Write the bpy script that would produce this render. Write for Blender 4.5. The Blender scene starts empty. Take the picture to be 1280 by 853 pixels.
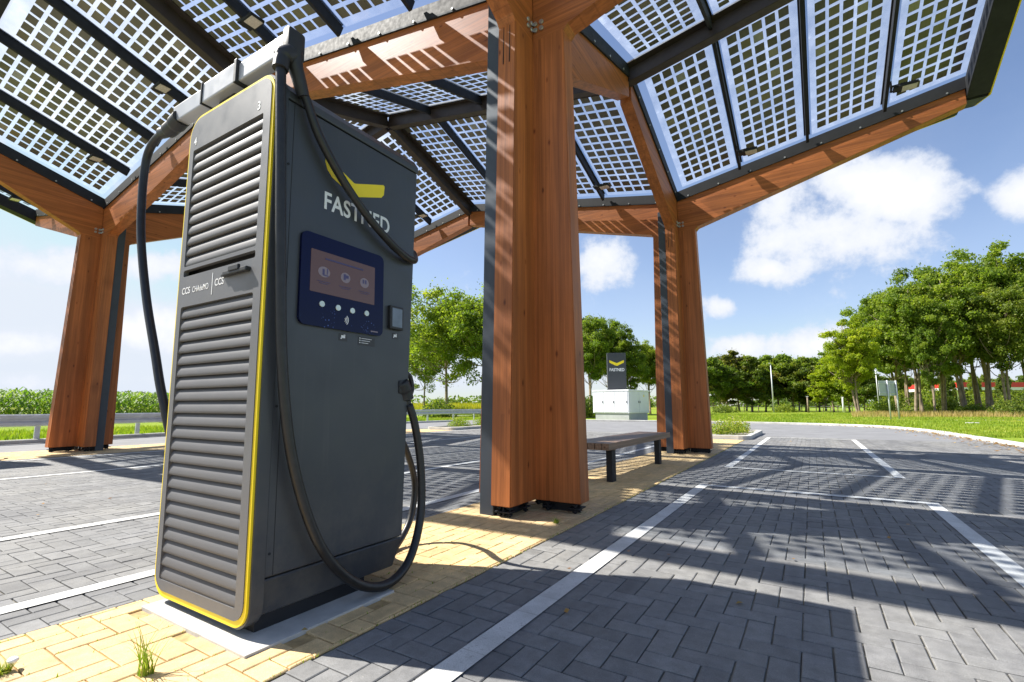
import bpy, bmesh, math, random
from mathutils import Vector, Matrix, noise
R = math.radians
random.seed(7)
scene = bpy.context.scene
col = scene.collection

# ------------------------------------------------------------------ camera
# world: X = right of the parking lane, Y = along the lane, Z = up
CAMH, F, CX, CY, YH, X1 = 0.95, 600.0, 640.0, 426.5, 508.0, 1015.0
PITCH = math.atan((YH-CY)/F)
def _ray(px, py):
    x = (px-CX)/F; y = -(py-CY)/F
    return x, math.cos(PITCH)-math.sin(PITCH)*y, math.sin(PITCH)+math.cos(PITCH)*y
_a = _ray(X1, YH); YAW = math.atan2(_a[0], _a[1]); SY, CYW = math.sin(YAW), math.cos(YAW)
def at(px, depth, py=None, z=0.0):
    """world point at a bearing and forward distance"""
    r = _ray(px, YH if py is None else py); t = depth/r[1]
    return Vector(((r[0]*CYW-r[1]*SY)*t, (r[0]*SY+r[1]*CYW)*t, z if py is None else CAMH+r[2]*t))
def hz(py, depth):
    r = _ray(CX, py); return CAMH + r[2]*depth/r[1]
cam = bpy.data.cameras.new('camera'); cam.lens = F/1280*36; cam.sensor_width = 36; cam.sensor_fit = 'HORIZONTAL'
cam.clip_end = 3000; cam.clip_start = .02
co = bpy.data.objects.new('camera', cam); col.objects.link(co)
co.location = (0, 0, CAMH); co.rotation_euler = (R(90)+PITCH, 0, YAW)
scene.camera = co

# ------------------------------------------------------------------ helpers
def tag(o, label=None, cat=None, group=None, kind=None):
    if label: o['label'] = label
    if cat: o['category'] = cat
    if group: o['group'] = group
    if kind: o['kind'] = kind
    return o
def empty(name, loc=(0,0,0), rz=0, label=None, cat=None, group=None):
    o = bpy.data.objects.new(name, None); col.objects.link(o)
    o.location = loc; o.rotation_euler = (0, 0, rz); o.empty_display_size = .2
    return tag(o, label, cat, group)
def copy_tree(o, parent=None):
    c = o.copy(); col.objects.link(c); c.parent = parent
    for ch in list(o.children): copy_tree(ch, c)
    return c
class MB:
    def __init__(s): s.bm = bmesh.new()
    def quad(s, pts, mi=0):
        f = s.bm.faces.new([s.bm.verts.new(p) for p in pts]); f.material_index = mi; return f
    def box(s, c, size, bev=0, rot=None, mi=0):
        g = bmesh.ops.create_cube(s.bm, size=1)
        vs = g['verts']; fs = list({f for v in vs for f in v.link_faces})
        m = Matrix.Translation(Vector(c)) @ (rot.to_4x4() if rot else Matrix()) @ Matrix.Diagonal((*size, 1))
        for v in vs: v.co = m @ v.co
        for f in fs: f.material_index = mi
        if bev:
            es = list({e for v in vs for e in v.link_edges})
            bmesh.ops.bevel(s.bm, geom=es, offset=bev, segments=2, affect='EDGES', profile=.6, material=-1)
        return s
    def bb(s, a, b, bev=0, mi=0):
        a, b = Vector(a), Vector(b); return s.box((a+b)/2, [abs(x) for x in (b-a)], bev, None, mi)
    def beam(s, p0, p1, w, h, bev=0, up=(0,0,1), mi=0):
        p0, p1 = Vector(p0), Vector(p1); d = p1-p0; x = d.normalized(); u = Vector(up)
        y = u.cross(x).normalized(); z = x.cross(y)
        return s.box((p0+p1)/2, (d.length, w, h), bev, Matrix((x, y, z)).transposed(), mi)
    def prism(s, pts, vec, bev=0, mi=0):
        """closed solid from a polygon and an extrusion vector"""
        vec = Vector(vec); a = [s.bm.verts.new(p) for p in pts]; b = [s.bm.verts.new(Vector(p)+vec) for p in pts]
        fs = [s.bm.faces.new(a[::-1]), s.bm.faces.new(b)]; n = len(pts)
        for i in range(n): fs.append(s.bm.faces.new((a[i], a[(i+1)%n], b[(i+1)%n], b[i])))
        for f in fs: f.material_index = mi
        bmesh.ops.recalc_face_normals(s.bm, faces=fs)
        if bev: bmesh.ops.bevel(s.bm, geom=list({e for f in fs for e in f.edges}), offset=bev, segments=2, affect='EDGES', profile=.6)
        return s
    def hexa(s, lo, hi, bev=0, mi=0):
        """solid between two quads"""
        a = [s.bm.verts.new(p) for p in lo]; b = [s.bm.verts.new(p) for p in hi]
        fs = [s.bm.faces.new(a[::-1]), s.bm.faces.new(b)]
        for i in range(4): fs.append(s.bm.faces.new((a[i], a[(i+1)%4], b[(i+1)%4], b[i])))
        for f in fs: f.material_index = mi
        bmesh.ops.recalc_face_normals(s.bm, faces=fs)
        if bev: bmesh.ops.bevel(s.bm, geom=list({e for f in fs for e in f.edges}), offset=bev, segments=1, affect='EDGES')
        return s
    def cyl(s, p0, p1, r0, r1=None, n=14, mi=0):
        return s.tube([p0, p1], [r0, r0 if r1 is None else r1], n, mi)
    def tube(s, pts, r, n=10, mi=0, cap=True):
        pts = [Vector(p) for p in pts]
        if not isinstance(r, (list, tuple)): r = [r]*len(pts)
        rings = []; ref = None
        for i, p in enumerate(pts):
            t = (pts[min(i+1, len(pts)-1)]-pts[max(i-1, 0)]).normalized()
            if ref is None:
                ref = Vector((0,0,1)) if abs(t.z) < .9 else Vector((1,0,0))
            ref = (ref - t*ref.dot(t)).normalized(); b = t.cross(ref)
            rings.append([s.bm.verts.new(p+(ref*math.cos(k*2*math.pi/n)+b*math.sin(k*2*math.pi/n))*r[i]) for k in range(n)])
        for a, b in zip(rings, rings[1:]):
            for k in range(n):
                f = s.bm.faces.new((a[k], a[(k+1)%n], b[(k+1)%n], b[k])); f.smooth = True; f.material_index = mi
        if cap:
            for q in (rings[0][::-1], rings[-1]):
                f = s.bm.faces.new(q); f.material_index = mi
        return s
    def build(s, name, mat, parent=None, smooth=None):
        me = bpy.data.meshes.new(name)
        s.bm.normal_update(); s.bm.to_mesh(me); s.bm.free()
        for m in (mat if isinstance(mat, (list, tuple)) else [mat]): me.materials.append(m)
        o = bpy.data.objects.new(name, me); col.objects.link(o)
        if parent: o.parent = parent
        if smooth:
            me.shade_smooth()
            me.set_sharp_from_angle(angle=R(smooth))
        return o
def crom(pts, n=8):
    pts = [Vector(p) for p in pts]; P = [2*pts[0]-pts[1]]+pts+[2*pts[-1]-pts[-2]]; out = []
    for i in range(1, len(P)-2):
        a, b, c, d = P[i-1:i+3]
        for k in range(n):
            t = k/n
            out.append(.5*((2*b)+(c-a)*t+(2*a-5*b+4*c-d)*t*t+(3*b-a-3*c+d)*t**3))
    out.append(pts[-1]); return out
def from_curve(cu, name, mat, parent, M):
    """turn a curve or text datablock into a mesh part placed by a matrix"""
    ob = bpy.data.objects.new('tmp', cu); col.objects.link(ob)
    bpy.context.view_layer.update()
    me = bpy.data.meshes.new_from_object(ob.evaluated_get(bpy.context.evaluated_depsgraph_get()))
    bpy.data.objects.remove(ob); me.name = name; me.transform(M); me.materials.clear(); me.materials.append(mat)
    o = bpy.data.objects.new(name, me); col.objects.link(o)
    if parent: o.parent = parent
    return o
def lettering(txt, name, mat, parent, M, size, bold=.0, sx=1.0, spacing=1.0, extrude=.0008, align='LEFT'):
    cu = bpy.data.curves.new('t', 'FONT'); cu.body = txt; cu.size = size; cu.offset = bold*size; cu.extrude = extrude
    cu.space_character = spacing; cu.align_x = align; cu.resolution_u = 6
    return from_curve(cu, name, mat, parent, M @ Matrix.Diagonal((sx, 1, 1, 1)))
def plate(loops, thick, name, mat, parent, M):
    """flat plate with holes: first loop is the outline"""
    cu = bpy.data.curves.new('p', 'CURVE'); cu.dimensions = '2D'; cu.fill_mode = 'BOTH'; cu.extrude = thick/2
    for lp in loops:
        sp = cu.splines.new('POLY'); sp.points.add(len(lp)-1); sp.use_cyclic_u = True
        for q, p in zip(sp.points, lp): q.co = (p[0], p[1], 0, 1)
    return from_curve(cu, name, mat, parent, M)
def rrect(x0, y0, x1, y1, r, n=7):
    rs = r if isinstance(r, (list, tuple)) else [r]*4     # bl, br, tr, tl
    out = []
    for (cx, cy, a0, q) in ((x0+rs[0], y0+rs[0], 180, rs[0]), (x1-rs[1], y0+rs[1], 270, rs[1]), (x1-rs[2], y1-rs[2], 0, rs[2]), (x0+rs[3], y1-rs[3], 90, rs[3])):
        for k in range(n):
            a = R(a0+90*k/(n-1)); out.append((cx+q*math.cos(a), cy+q*math.sin(a)))
    return out

# ------------------------------------------------------------------ materials
def mat(name):
    m = bpy.data.materials.new(name); m.use_nodes = True; nt = m.node_tree; nt.nodes.clear()
    out = nt.nodes.new('ShaderNodeOutputMaterial'); return m, nt, out
def N(nt, t, **kw):
    n = nt.nodes.new(t)
    for k, v in kw.items():
        if k.startswith('i_'):
            key = k[2:].replace('_', ' ')
            n.inputs[int(key) if key.isdigit() else key].default_value = v
        else: setattr(n, k, v)
    return n
def L(nt, a, b): nt.links.new(a, b)
def ramp(nt, fac, stops):
    r = N(nt, 'ShaderNodeValToRGB'); e = r.color_ramp.elements
    while len(e) < len(stops): e.new(.5)
    for q, (p, c) in zip(e, stops): q.position = p; q.color = (*c, 1) if len(c) == 3 else c
    L(nt, fac, r.inputs[0]); return r.outputs[0]
def noise_tex(nt, scale, detail=4, vec=None, rough=.55, dist=0):
    n = N(nt, 'ShaderNodeTexNoise'); n.inputs['Scale'].default_value = scale; n.inputs['Detail'].default_value = detail
    n.inputs['Roughness'].default_value = rough; n.inputs['Distortion'].default_value = dist
    if vec: L(nt, vec, n.inputs['Vector'])
    return n.outputs[0]
def obj_vec(nt, sc=(1,1,1)):
    t = N(nt, 'ShaderNodeTexCoord'); m = N(nt, 'ShaderNodeMapping'); m.inputs['Scale'].default_value = sc
    L(nt, t.outputs['Object'], m.inputs[0]); return m.outputs[0]
def bump(nt, h, strength, dist=.01):
    b = N(nt, 'ShaderNodeBump'); b.inputs['Strength'].default_value = strength; b.inputs['Distance'].default_value = dist
    L(nt, h, b.inputs['Height']); return b.outputs[0]
def mixc(nt, fac, a, b, mode='MIX'):
    m = N(nt, 'ShaderNodeMix', data_type='RGBA', blend_type=mode)
    for s, v in ((m.inputs[0], fac), (m.inputs[6], a), (m.inputs[7], b)):
        if hasattr(v, 'links'): L(nt, v, s)
        elif isinstance(v, (int, float)): s.default_value = v
        else: s.default_value = (*v, 1)
    return m.outputs[2]
def simple(name, c, rough=.5, metal=0, var=.12, scale=6, bmp=.0, spec=.5, coat=0, bscale=60):
    m, nt, out = mat(name); p = N(nt, 'ShaderNodeBsdfPrincipled')
    v = obj_vec(nt); n = noise_tex(nt, scale, 5, v)
    lo = tuple(x*(1-var) for x in c); hi = tuple(min(1, x*(1+var)) for x in c)
    L(nt, ramp(nt, n, [(.3, lo), (.7, hi)]), p.inputs['Base Color'])
    n2 = noise_tex(nt, scale*3, 4, v)
    L(nt, ramp(nt, n2, [(.3, (max(0, rough-.06),)*3), (.7, (min(1, rough+.08),)*3)]), p.inputs['Roughness'])
    p.inputs['Metallic'].default_value = metal; p.inputs['Specular IOR Level'].default_value = spec
    p.inputs['Coat Weight'].default_value = coat
    if bmp: L(nt, bump(nt, noise_tex(nt, bscale, 3, v), bmp, .002), p.inputs['Normal'])
    L(nt, p.outputs[0], out.inputs[0]); return m

def wood(name, axis, base=(.52, .172, .048), dark=(.33, .098, .028), red=1.0):
    m, nt, out = mat(name); p = N(nt, 'ShaderNodeBsdfPrincipled')
    sc = [9, 9, 9]; sc[axis] = .35
    v = obj_vec(nt, sc)
    n1 = noise_tex(nt, 1.6, 6, v, .6, .4)
    c = ramp(nt, n1, [(.25, dark), (.42, tuple(x*.75 for x in base)), (.6, base), (.8, tuple(min(1, x*1.22) for x in base))])
    sc2 = [34, 34, 34]; sc2[axis] = .8
    n2 = noise_tex(nt, 2.0, 4, obj_vec(nt, sc2), .6)
    c = mixc(nt, .45, c, ramp(nt, n2, [(.3, (.62, .6, .58)), (.62, (1.05, 1.05, 1.05))]), 'MULTIPLY')
    # laminated boards of slightly different tone
    sc3 = [1, 1, 1]; tc = N(nt, 'ShaderNodeTexCoord'); mp = N(nt, 'ShaderNodeMapping'); L(nt, tc.outputs['Object'], mp.inputs[0])
    s3 = [23, 23, 23]; s3[axis] = .28; mp.inputs['Scale'].default_value = s3
    w = N(nt, 'ShaderNodeTexVoronoi', feature='F1'); L(nt, mp.outputs[0], w.inputs['Vector']); w.inputs['Scale'].default_value = 1
    bw = N(nt, 'ShaderNodeRGBToBW'); L(nt, w.outputs['Color'], bw.inputs[0])
    c = mixc(nt, .6, c, ramp(nt, bw.outputs[0], [(.2, (.80, .78, .76)), (.8, (1.1, 1.08, 1.06))]), 'MULTIPLY')
    for ax2, per in ((0, .047), (1, .047), (2, .047)):
        if ax2 == axis: continue
        sx_ = N(nt, 'ShaderNodeSeparateXYZ'); L(nt, tc.outputs['Object'], sx_.inputs[0])
        m1_ = N(nt, 'ShaderNodeMath', operation='PINGPONG'); L(nt, sx_.outputs[ax2], m1_.inputs[0]); m1_.inputs[1].default_value = per/2+.0001
        if ax2 == (1 if axis != 1 else 0): continue
        c = mixc(nt, .55, c, ramp(nt, m1_.outputs[0], [(.0006, (.55, .5, .46)), (.0022, (1, 1, 1))]), 'MULTIPLY')
    wea = noise_tex(nt, .8, 5, obj_vec(nt), .6)
    c = mixc(nt, .7, c, ramp(nt, wea, [(.35, (.82, .78, .76)), (.65, (1.1, 1.08, 1.06))]), 'MULTIPLY')
    # knots
    s4 = [7, 7, 7]; s4[axis] = 3.2; mp4 = N(nt, 'ShaderNodeMapping'); L(nt, tc.outputs['Object'], mp4.inputs[0]); mp4.inputs['Scale'].default_value = s4
    k = N(nt, 'ShaderNodeTexVoronoi', feature='F1'); L(nt, mp4.outputs[0], k.inputs['Vector']); k.inputs['Scale'].default_value = 1
    c = mixc(nt, .85, c, ramp(nt, k.outputs['Distance'], [(.05, (.3, .22, .18)), (.075, (.62, .52, .46)), (.14, (1, 1, 1))]), 'MULTIPLY')
    L(nt, c, p.inputs['Base Color']); p.inputs['Roughness'].default_value = .48; p.inputs['Specular IOR Level'].default_value = .4
    L(nt, bump(nt, n2, .25, .003), p.inputs['Normal']); L(nt, p.outputs[0], out.inputs[0]); return m

def paver(name, base, var, dirt, rough=.82, moss=(.10, .13, .04)):
    m, nt, out = mat(name); p = N(nt, 'ShaderNodeBsdfPrincipled')
    a = N(nt, 'ShaderNodeAttribute', attribute_name='tone')
    lo = tuple(x*(1-var) for x in base); hi = tuple(x*(1+var) for x in base)
    c = ramp(nt, a.outputs['Fac'], [(0, lo), (.9, hi), (.99, tuple(x*.82 for x in base))])
    v = obj_vec(nt)
    big = noise_tex(nt, .9, 6, v, .65)
    c = mixc(nt, ramp(nt, big, [(.42, (0, 0, 0)), (.72, (.6, .6, .6))]), c, dirt)
    # wheel tracks along the lane
    tr_ = noise_tex(nt, 1.0, 5, obj_vec(nt, (3.2, .22, 1)), .6, .6)
    c = mixc(nt, .9, c, ramp(nt, tr_, [(.32, (.76, .76, .78)), (.5, (1, 1, 1)), (.68, (1.12, 1.11, 1.09))]), 'MULTIPLY')
    # oil spots and dropped dirt
    sp_ = noise_tex(nt, 3.3, 3, v, .5)
    c = mixc(nt, ramp(nt, sp_, [(.70, (0, 0, 0)), (.76, (.45, .45, .45))]), c, tuple(x*.45 for x in base))
    fl = N(nt, 'ShaderNodeTexVoronoi'); fl.inputs['Scale'].default_value = 26; L(nt, v, fl.inputs['Vector'])
    fm = mixc(nt, 1, ramp(nt, fl.outputs['Distance'], [(.05, (1, 1, 1)), (.09, (0, 0, 0))]), ramp(nt, noise_tex(nt, 1.7, 3, v), [(.52, (0, 0, 0)), (.6, (.7, .7, .7))]), 'MULTIPLY')
    c = mixc(nt, fm, c, (.42, .40, .34))
    fine = noise_tex(nt, 260, 3, v, .7)
    c = mixc(nt, .8, c, ramp(nt, fine, [(.3, (.68, .68, .68)), (.7, (1.25, 1.25, 1.25))]), 'MULTIPLY')
    mid = noise_tex(nt, 14, 5, v, .65)
    c = mixc(nt, .8, c, ramp(nt, mid, [(.35, (.76, .76, .76)), (.65, (1.12, 1.12, 1.12))]), 'MULTIPLY')
    L(nt, c, p.inputs['Base Color']); p.inputs['Specular IOR Level'].default_value = .35
    L(nt, ramp(nt, mid, [(.3, (rough-.14,)*3), (.7, (rough+.1,)*3)]), p.inputs['Roughness'])
    L(nt, bump(nt, fine, .5, .0016), p.inputs['Normal']); L(nt, p.outputs[0], out.inputs[0]); return m

def leafmat(name, c0, c1, c2, trans=.45):
    m, nt, out = mat(name)
    a = N(nt, 'ShaderNodeAttribute', attribute_name='tone')
    oi = N(nt, 'ShaderNodeObjectInfo')
    c = ramp(nt, a.outputs['Fac'], [(0, c0), (.5, c1), (1, c2)])
    c = mixc(nt, .5, c, ramp(nt, oi.outputs['Random'], [(0, (.75, .85, .8)), (1, (1.25, 1.1, .9))]), 'MULTIPLY')
    d = N(nt, 'ShaderNodeBsdfPrincipled'); L(nt, c, d.inputs['Base Color']); d.inputs['Roughness'].default_value = .55; d.inputs['Specular IOR Level'].default_value = .3
    t = N(nt, 'ShaderNodeBsdfTranslucent'); L(nt, mixc(nt, 1, c, (1.5, 1.6, .7), 'MULTIPLY'), t.inputs[0])
    mx = N(nt, 'ShaderNodeMixShader'); mx.inputs[0].default_value = trans
    L(nt, d.outputs[0], mx.inputs[1]); L(nt, t.outputs[0], mx.inputs[2]); L(nt, mx.outputs[0], out.inputs[0]); return m

M = {}
M['wood_v'] = wood('column_wood', 2)
M['wood_x'] = wood('beam_wood_across', 0)
M['wood_y'] = wood('beam_wood_along', 1)
M['steel'] = simple('black_steel', (.020, .021, .024), .62, .0, .2, 5, spec=.3)
M['ridge'] = simple('dark_bronze_steel', (.045, .033, .026), .5, .1, .2, 4)
M['drain'] = simple('charcoal_channel', (.05, .06, .075), .5, .1, .12, 3)
M['galv'] = simple('galvanised_steel', (.50, .52, .54), .5, .35, .12, 4, .1)
M['bolt'] = simple('zinc_bolt', (.5, .5, .47), .4, .8, .1)
M['body'] = simple('graphite_powder_coat', (.062, .067, .075), .36, .2, .05, 3, .12, bscale=900)
m, nt, out = mat('graphite_powder_coat_used'); p = N(nt, 'ShaderNodeBsdfPrincipled'); v = obj_vec(nt)
sz = N(nt, 'ShaderNodeSeparateXYZ'); L(nt, v, sz.inputs[0])
lowm = N(nt, 'ShaderNodeMapRange'); lowm.inputs[1].default_value = .75; lowm.inputs[2].default_value = .05; L(nt, sz.outputs[2], lowm.inputs[0])
dn = ramp(nt, noise_tex(nt, 3.0, 7, v, .7), [(.42, (0, 0, 0)), (.75, (1, 1, 1))])
dm = mixc(nt, 1, dn, lowm.outputs[0], 'MULTIPLY')
c = mixc(nt, dm, ramp(nt, noise_tex(nt, 1.6, 5, v, .6), [(.3, (.052, .057, .066)), (.7, (.068, .073, .081))]), (.15, .14, .12))
stv = noise_tex(nt, 1.0, 4, obj_vec(nt, (30, 30, .8)), .6)
c = mixc(nt, ramp(nt, stv, [(.6, (0, 0, 0)), (.8, (.16, .16, .16))]), c, (.17, .17, .165))
L(nt, c, p.inputs['Base Color']); p.inputs['Metallic'].default_value = .15
L(nt, ramp(nt, noise_tex(nt, 5, 6, v, .7), [(.3, (.30,)*3), (.7, (.46,)*3)]), p.inputs['Roughness'])
L(nt, bump(nt, noise_tex(nt, 900, 2, v), .1, .002), p.inputs['Normal']); L(nt, p.outputs[0], out.inputs[0]); M['body'] = m
M['front'] = simple('grey_powder_coat', (.15, .15, .155), .46, .2, .05, 3, .12, bscale=900)
M['slat'] = simple('louvre_coat', (.125, .125, .13), .55, .1, .06, 3, .1, spec=.3, bscale=900)
M['backing'] = simple('louvre_backing_grey', (.045, .045, .047), .8)
M['inner'] = simple('dark_recess', (.012, .012, .013), .8)
M['yellow'] = simple('signal_yellow', (.92, .70, .015), .42, 0, .04)
M['white'] = simple('white_print', (.8, .8, .8), .5, 0, .03)
M['rubber'] = simple('black_cable_rubber', (.016, .016, .017), .38, 0, .3, 30)
M['plastic'] = simple('black_plastic', (.02, .02, .021), .45, 0, .2, 20)
M['alu'] = simple('brushed_bar', (.46, .47, .50), .35, .15, .08, 4)
M['navy'] = None
M['concrete'] = simple('pale_concrete', (.50, .49, .46), .85, 0, .16, 9, .5, bscale=120)
M['kerb'] = simple('kerb_concrete', (.47, .46, .43), .85, 0, .22, 2, .5)
M['line'] = None
M['bench'] = wood('weathered_hardwood', 1, (.27, .18, .125), (.12, .075, .055))
M['cab'] = simple('light_grey_cabinet', (.78, .79, .79), .5, 0, .05, 1)
M['cab2'] = simple('grey_cabinet_plinth', (.42, .43, .43), .7, 0, .08, 2)
M['totem'] = simple('anthracite_totem', (.05, .053, .06), .4, .1, .05)
M['red'] = simple('red_fascia', (.62, .03, .025), .45, 0, .06)
M['whitewall'] = simple('white_fascia', (.75, .76, .76), .5, 0, .05)
M['bluepanel'] = simple('blue_panel', (.03, .10, .42), .45, 0, .1)
M['bark'] = simple('bark', (.24, .185, .13), .9, 0, .45, 3, .8, bscale=12)
M['signback'] = simple('grey_sign_back', (.42, .45, .48), .5, .0, .1, 2)

# worn marking paint
m, nt, out = mat('road_paint'); p = N(nt, 'ShaderNodeBsdfPrincipled'); v = obj_vec(nt)
c = ramp(nt, noise_tex(nt, 5, 6, v, .65), [(.3, (.50, .50, .48)), (.6, (.68, .68, .66))])
c = mixc(nt, .7, c, ramp(nt, noise_tex(nt, 220, 2, v), [(.32, (.62, .62, .62)), (.55, (1, 1, 1))]), 'MULTIPLY')
sj = N(nt, 'ShaderNodeSeparateXYZ'); L(nt, v, sj.inputs[0])
for ax_, of in ((0, .02), (1, .05)):
    ad = N(nt, 'ShaderNodeMath', operation='ADD'); L(nt, sj.outputs[ax_], ad.inputs[0]); ad.inputs[1].default_value = of
    pg = N(nt, 'ShaderNodeMath', operation='PINGPONG'); L(nt, ad.outputs[0], pg.inputs[0]); pg.inputs[1].default_value = .1045 if ax_ else .21
    c = mixc(nt, ramp(nt, noise_tex(nt, 4, 3, v), [(.4, (.2,)*3), (.6, (.9,)*3)]), c, mixc(nt, 1, c, ramp(nt, pg.outputs[0], [(.0012, (.5, .48, .45)), (.004, (1, 1, 1))]), 'MULTIPLY'))
c = mixc(nt, ramp(nt, noise_tex(nt, 38, 5, v, .75), [(.60, (0, 0, 0)), (.68, (.75,)*3)]), c, (.25, .245, .23))
L(nt, c, p.inputs['Base Color']); p.inputs['Roughness'].default_value = .75; L(nt, bump(nt, noise_tex(nt, 150, 2, v), .5, .002), p.inputs['Normal'])
L(nt, p.outputs[0], out.inputs[0]); M['line'] = m

M['paver'] = paver('grey_pavers', (.200, .200, .200), .13, (.27, .262, .24))
M['ypaver'] = paver('yellow_pavers', (.70, .50, .245), .09, (.58, .45, .29))
# joint sand
M['sand'] = simple('joint_sand', (.26, .24, .19), .95, 0, .6, 2.5, .6)
M['ysand'] = simple('yellow_joint_sand', (.42, .29, .13), .95, 0, .35, 20, .6)
M['asphalt'] = simple('light_road', (.19, .19, .195), .85, 0, .14, 1.2, .5, bscale=180)

# grass
def grassmat(name, a, b, c_):
    m, nt, out = mat(name); p = N(nt, 'ShaderNodeBsdfPrincipled'); v = obj_vec(nt)
    c = ramp(nt, noise_tex(nt, .35, 8, v, .7), [(.3, a), (.52, b), (.75, c_)])
    c = mixc(nt, .8, c, ramp(nt, noise_tex(nt, 7, 6, v, .7), [(.3, (.55, .6, .5)), (.7, (1.3, 1.25, 1.2))]), 'MULTIPLY')
    L(nt, c, p.inputs['Base Color']); p.inputs['Roughness'].default_value = .9; p.inputs['Specular IOR Level'].default_value = .1
    L(nt, bump(nt, noise_tex(nt, 14, 6, v, .7), .8, .06), p.inputs['Normal']); L(nt, p.outputs[0], out.inputs[0]); return m
M['grass'] = grassmat('lawn', (.13, .20, .025), (.22, .30, .03), (.32, .35, .05))
M['field'] = grassmat('field', (.16, .22, .03), (.26, .27, .035), (.3, .3, .05))
M['blade'] = leafmat('grass_blade', (.13, .22, .02), (.24, .33, .03), (.40, .38, .08), .35)
M['dry'] = leafmat('dry_grass', (.38, .27, .11), (.46, .34, .15), (.34, .33, .09), .4)
M['litter'] = leafmat('litter', (.16, .08, .03), (.32, .18, .06), (.45, .30, .10), .2)
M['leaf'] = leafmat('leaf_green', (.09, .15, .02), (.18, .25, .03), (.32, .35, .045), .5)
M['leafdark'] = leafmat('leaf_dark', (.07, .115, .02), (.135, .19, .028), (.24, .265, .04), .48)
M['leafbrown'] = leafmat('leaf_bronze', (.07, .09, .018), (.15, .155, .022), (.27, .20, .03), .4)
M['leafyellow'] = leafmat('leaf_lime', (.14, .20, .015), (.25, .32, .02), (.40, .42, .03), .5)
M['corn'] = leafmat('corn_leaf', (.06, .14, .018), (.13, .235, .025), (.27, .35, .05), .4)
M['flower'] = leafmat('flower', (.55, .28, .4), (.6, .35, .55), (.75, .5, .2), .3)

# solar glass and cells
m, nt, out = mat('solar_glass')
tr = N(nt, 'ShaderNodeBsdfTransparent'); tr.inputs[0].default_value = (.84, .88, .93, 1)
tl = N(nt, 'ShaderNodeBsdfTranslucent'); tl.inputs[0].default_value = (.80, .88, 1, 1)
gl = N(nt, 'ShaderNodeBsdfGlossy'); gl.inputs['Roughness'].default_value = .03
mx = N(nt, 'ShaderNodeMixShader'); mx.inputs[0].default_value = .15
L(nt, ramp(nt, noise_tex(nt, 2.2, 6, obj_vec(nt), .7), [(.35, (.08,)*3), (.6, (.16,)*3), (.8, (.42,)*3)]), mx.inputs[0]); L(nt, tr.outputs[0], mx.inputs[1]); L(nt, tl.outputs[0], mx.inputs[2])
m2 = N(nt, 'ShaderNodeMixShader'); m2.inputs[0].default_value = .05; L(nt, mx.outputs[0], m2.inputs[1]); L(nt, gl.outputs[0], m2.inputs[2])
L(nt, m2.outputs[0], out.inputs[0]); M['glass'] = m
m, nt, out = mat('solar_cell'); p = N(nt, 'ShaderNodeBsdfPrincipled'); a = N(nt, 'ShaderNodeAttribute', attribute_name='tone')
c = ramp(nt, a.outputs['Fac'], [(0, (.12, .118, .088)), (.7, (.185, .18, .13)), (.9, (.24, .21, .08)), (1, (.36, .38, .36))])
c = mixc(nt, .35, c, ramp(nt, noise_tex(nt, .7, 4, obj_vec(nt)), [(.35, (.5, .5, .45)), (.65, (1.5, 1.45, 1.3))]), 'MULTIPLY')
c = mixc(nt, .6, c, ramp(nt, noise_tex(nt, 9, 3, obj_vec(nt, (12, 1, 1))), [(.3, (.7, .7, .7)), (.7, (1.2, 1.2, 1.2))]), 'MULTIPLY')
L(nt, c, p.inputs['Base Color']); p.inputs['Roughness'].default_value = .3
L(nt, p.outputs[0], out.inputs[0]); M['cell'] = m

# screen glass with printed stars
m, nt, out = mat('navy_screen_glass'); p = N(nt, 'ShaderNodeBsdfPrincipled'); v = obj_vec(nt)
geo = N(nt, 'ShaderNodeSeparateXYZ'); L(nt, v, geo.inputs[0])
vor = N(nt, 'ShaderNodeTexVoronoi'); vor.inputs['Scale'].default_value = 70; L(nt, v, vor.inputs['Vector'])
sp = ramp(nt, vor.outputs['Distance'], [(.12, (1, 1, 1)), (.3, (0, 0, 0))])
pt = ramp(nt, noise_tex(nt, 9, 3, v), [(.5, (0, 0, 0)), (.62, (1, 1, 1))])
lowz = N(nt, 'ShaderNodeMapRange'); lowz.inputs[1].default_value = 1.46; lowz.inputs[2].default_value = 1.38; L(nt, geo.outputs[2], lowz.inputs[0])
f1 = mixc(nt, 1, sp, pt, 'MULTIPLY'); f1 = mixc(nt, 1, f1, lowz.outputs[0], 'MULTIPLY')
L(nt, mixc(nt, f1, (.003, .005, .04), (.10, .16, .45)), p.inputs['Base Color'])
p.inputs['Roughness'].default_value = .08; p.inputs['Specular IOR Level'].default_value = .2; L(nt, p.outputs[0], out.inputs[0]); M['navy'] = m
# the lit display
m, nt, out = mat('lit_display'); p = N(nt, 'ShaderNodeBsdfPrincipled'); v = obj_vec(nt)
p.inputs['Base Color'].default_value = (.055, .030, .022, 1); p.inputs['Roughness'].default_value = .12
p.inputs['Emission Color'].default_value = (.50, .26, .22, 1); p.inputs['Emission Strength'].default_value = .035
L(nt, p.outputs[0], out.inputs[0]); M['display'] = m
m, nt, out = mat('lit_icons'); p = N(nt, 'ShaderNodeBsdfPrincipled'); p.inputs['Base Color'].default_value = (.13, .11, .14, 1)
p.inputs['Emission Color'].default_value = (.45, .38, .42, 1); p.inputs['Emission Strength'].default_value = .06
L(nt, p.outputs[0], out.inputs[0]); M['icon'] = m
M['iconink'] = simple('display_ink', (.06, .05, .14), .4)
M['metalbtn'] = simple('button_steel', (.62, .66, .58), .3, .6, .05)
M['grey_screen'] = simple('reader_glass', (.16, .19, .23), .12, 0, .2, 12)
M['lamp_glass'] = simple('floodlight_glass', (.62, .57, .50), .25, 0, .08, 12)
M['sticker'] = simple('sticker_grey', (.045, .045, .05), .5)

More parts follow.
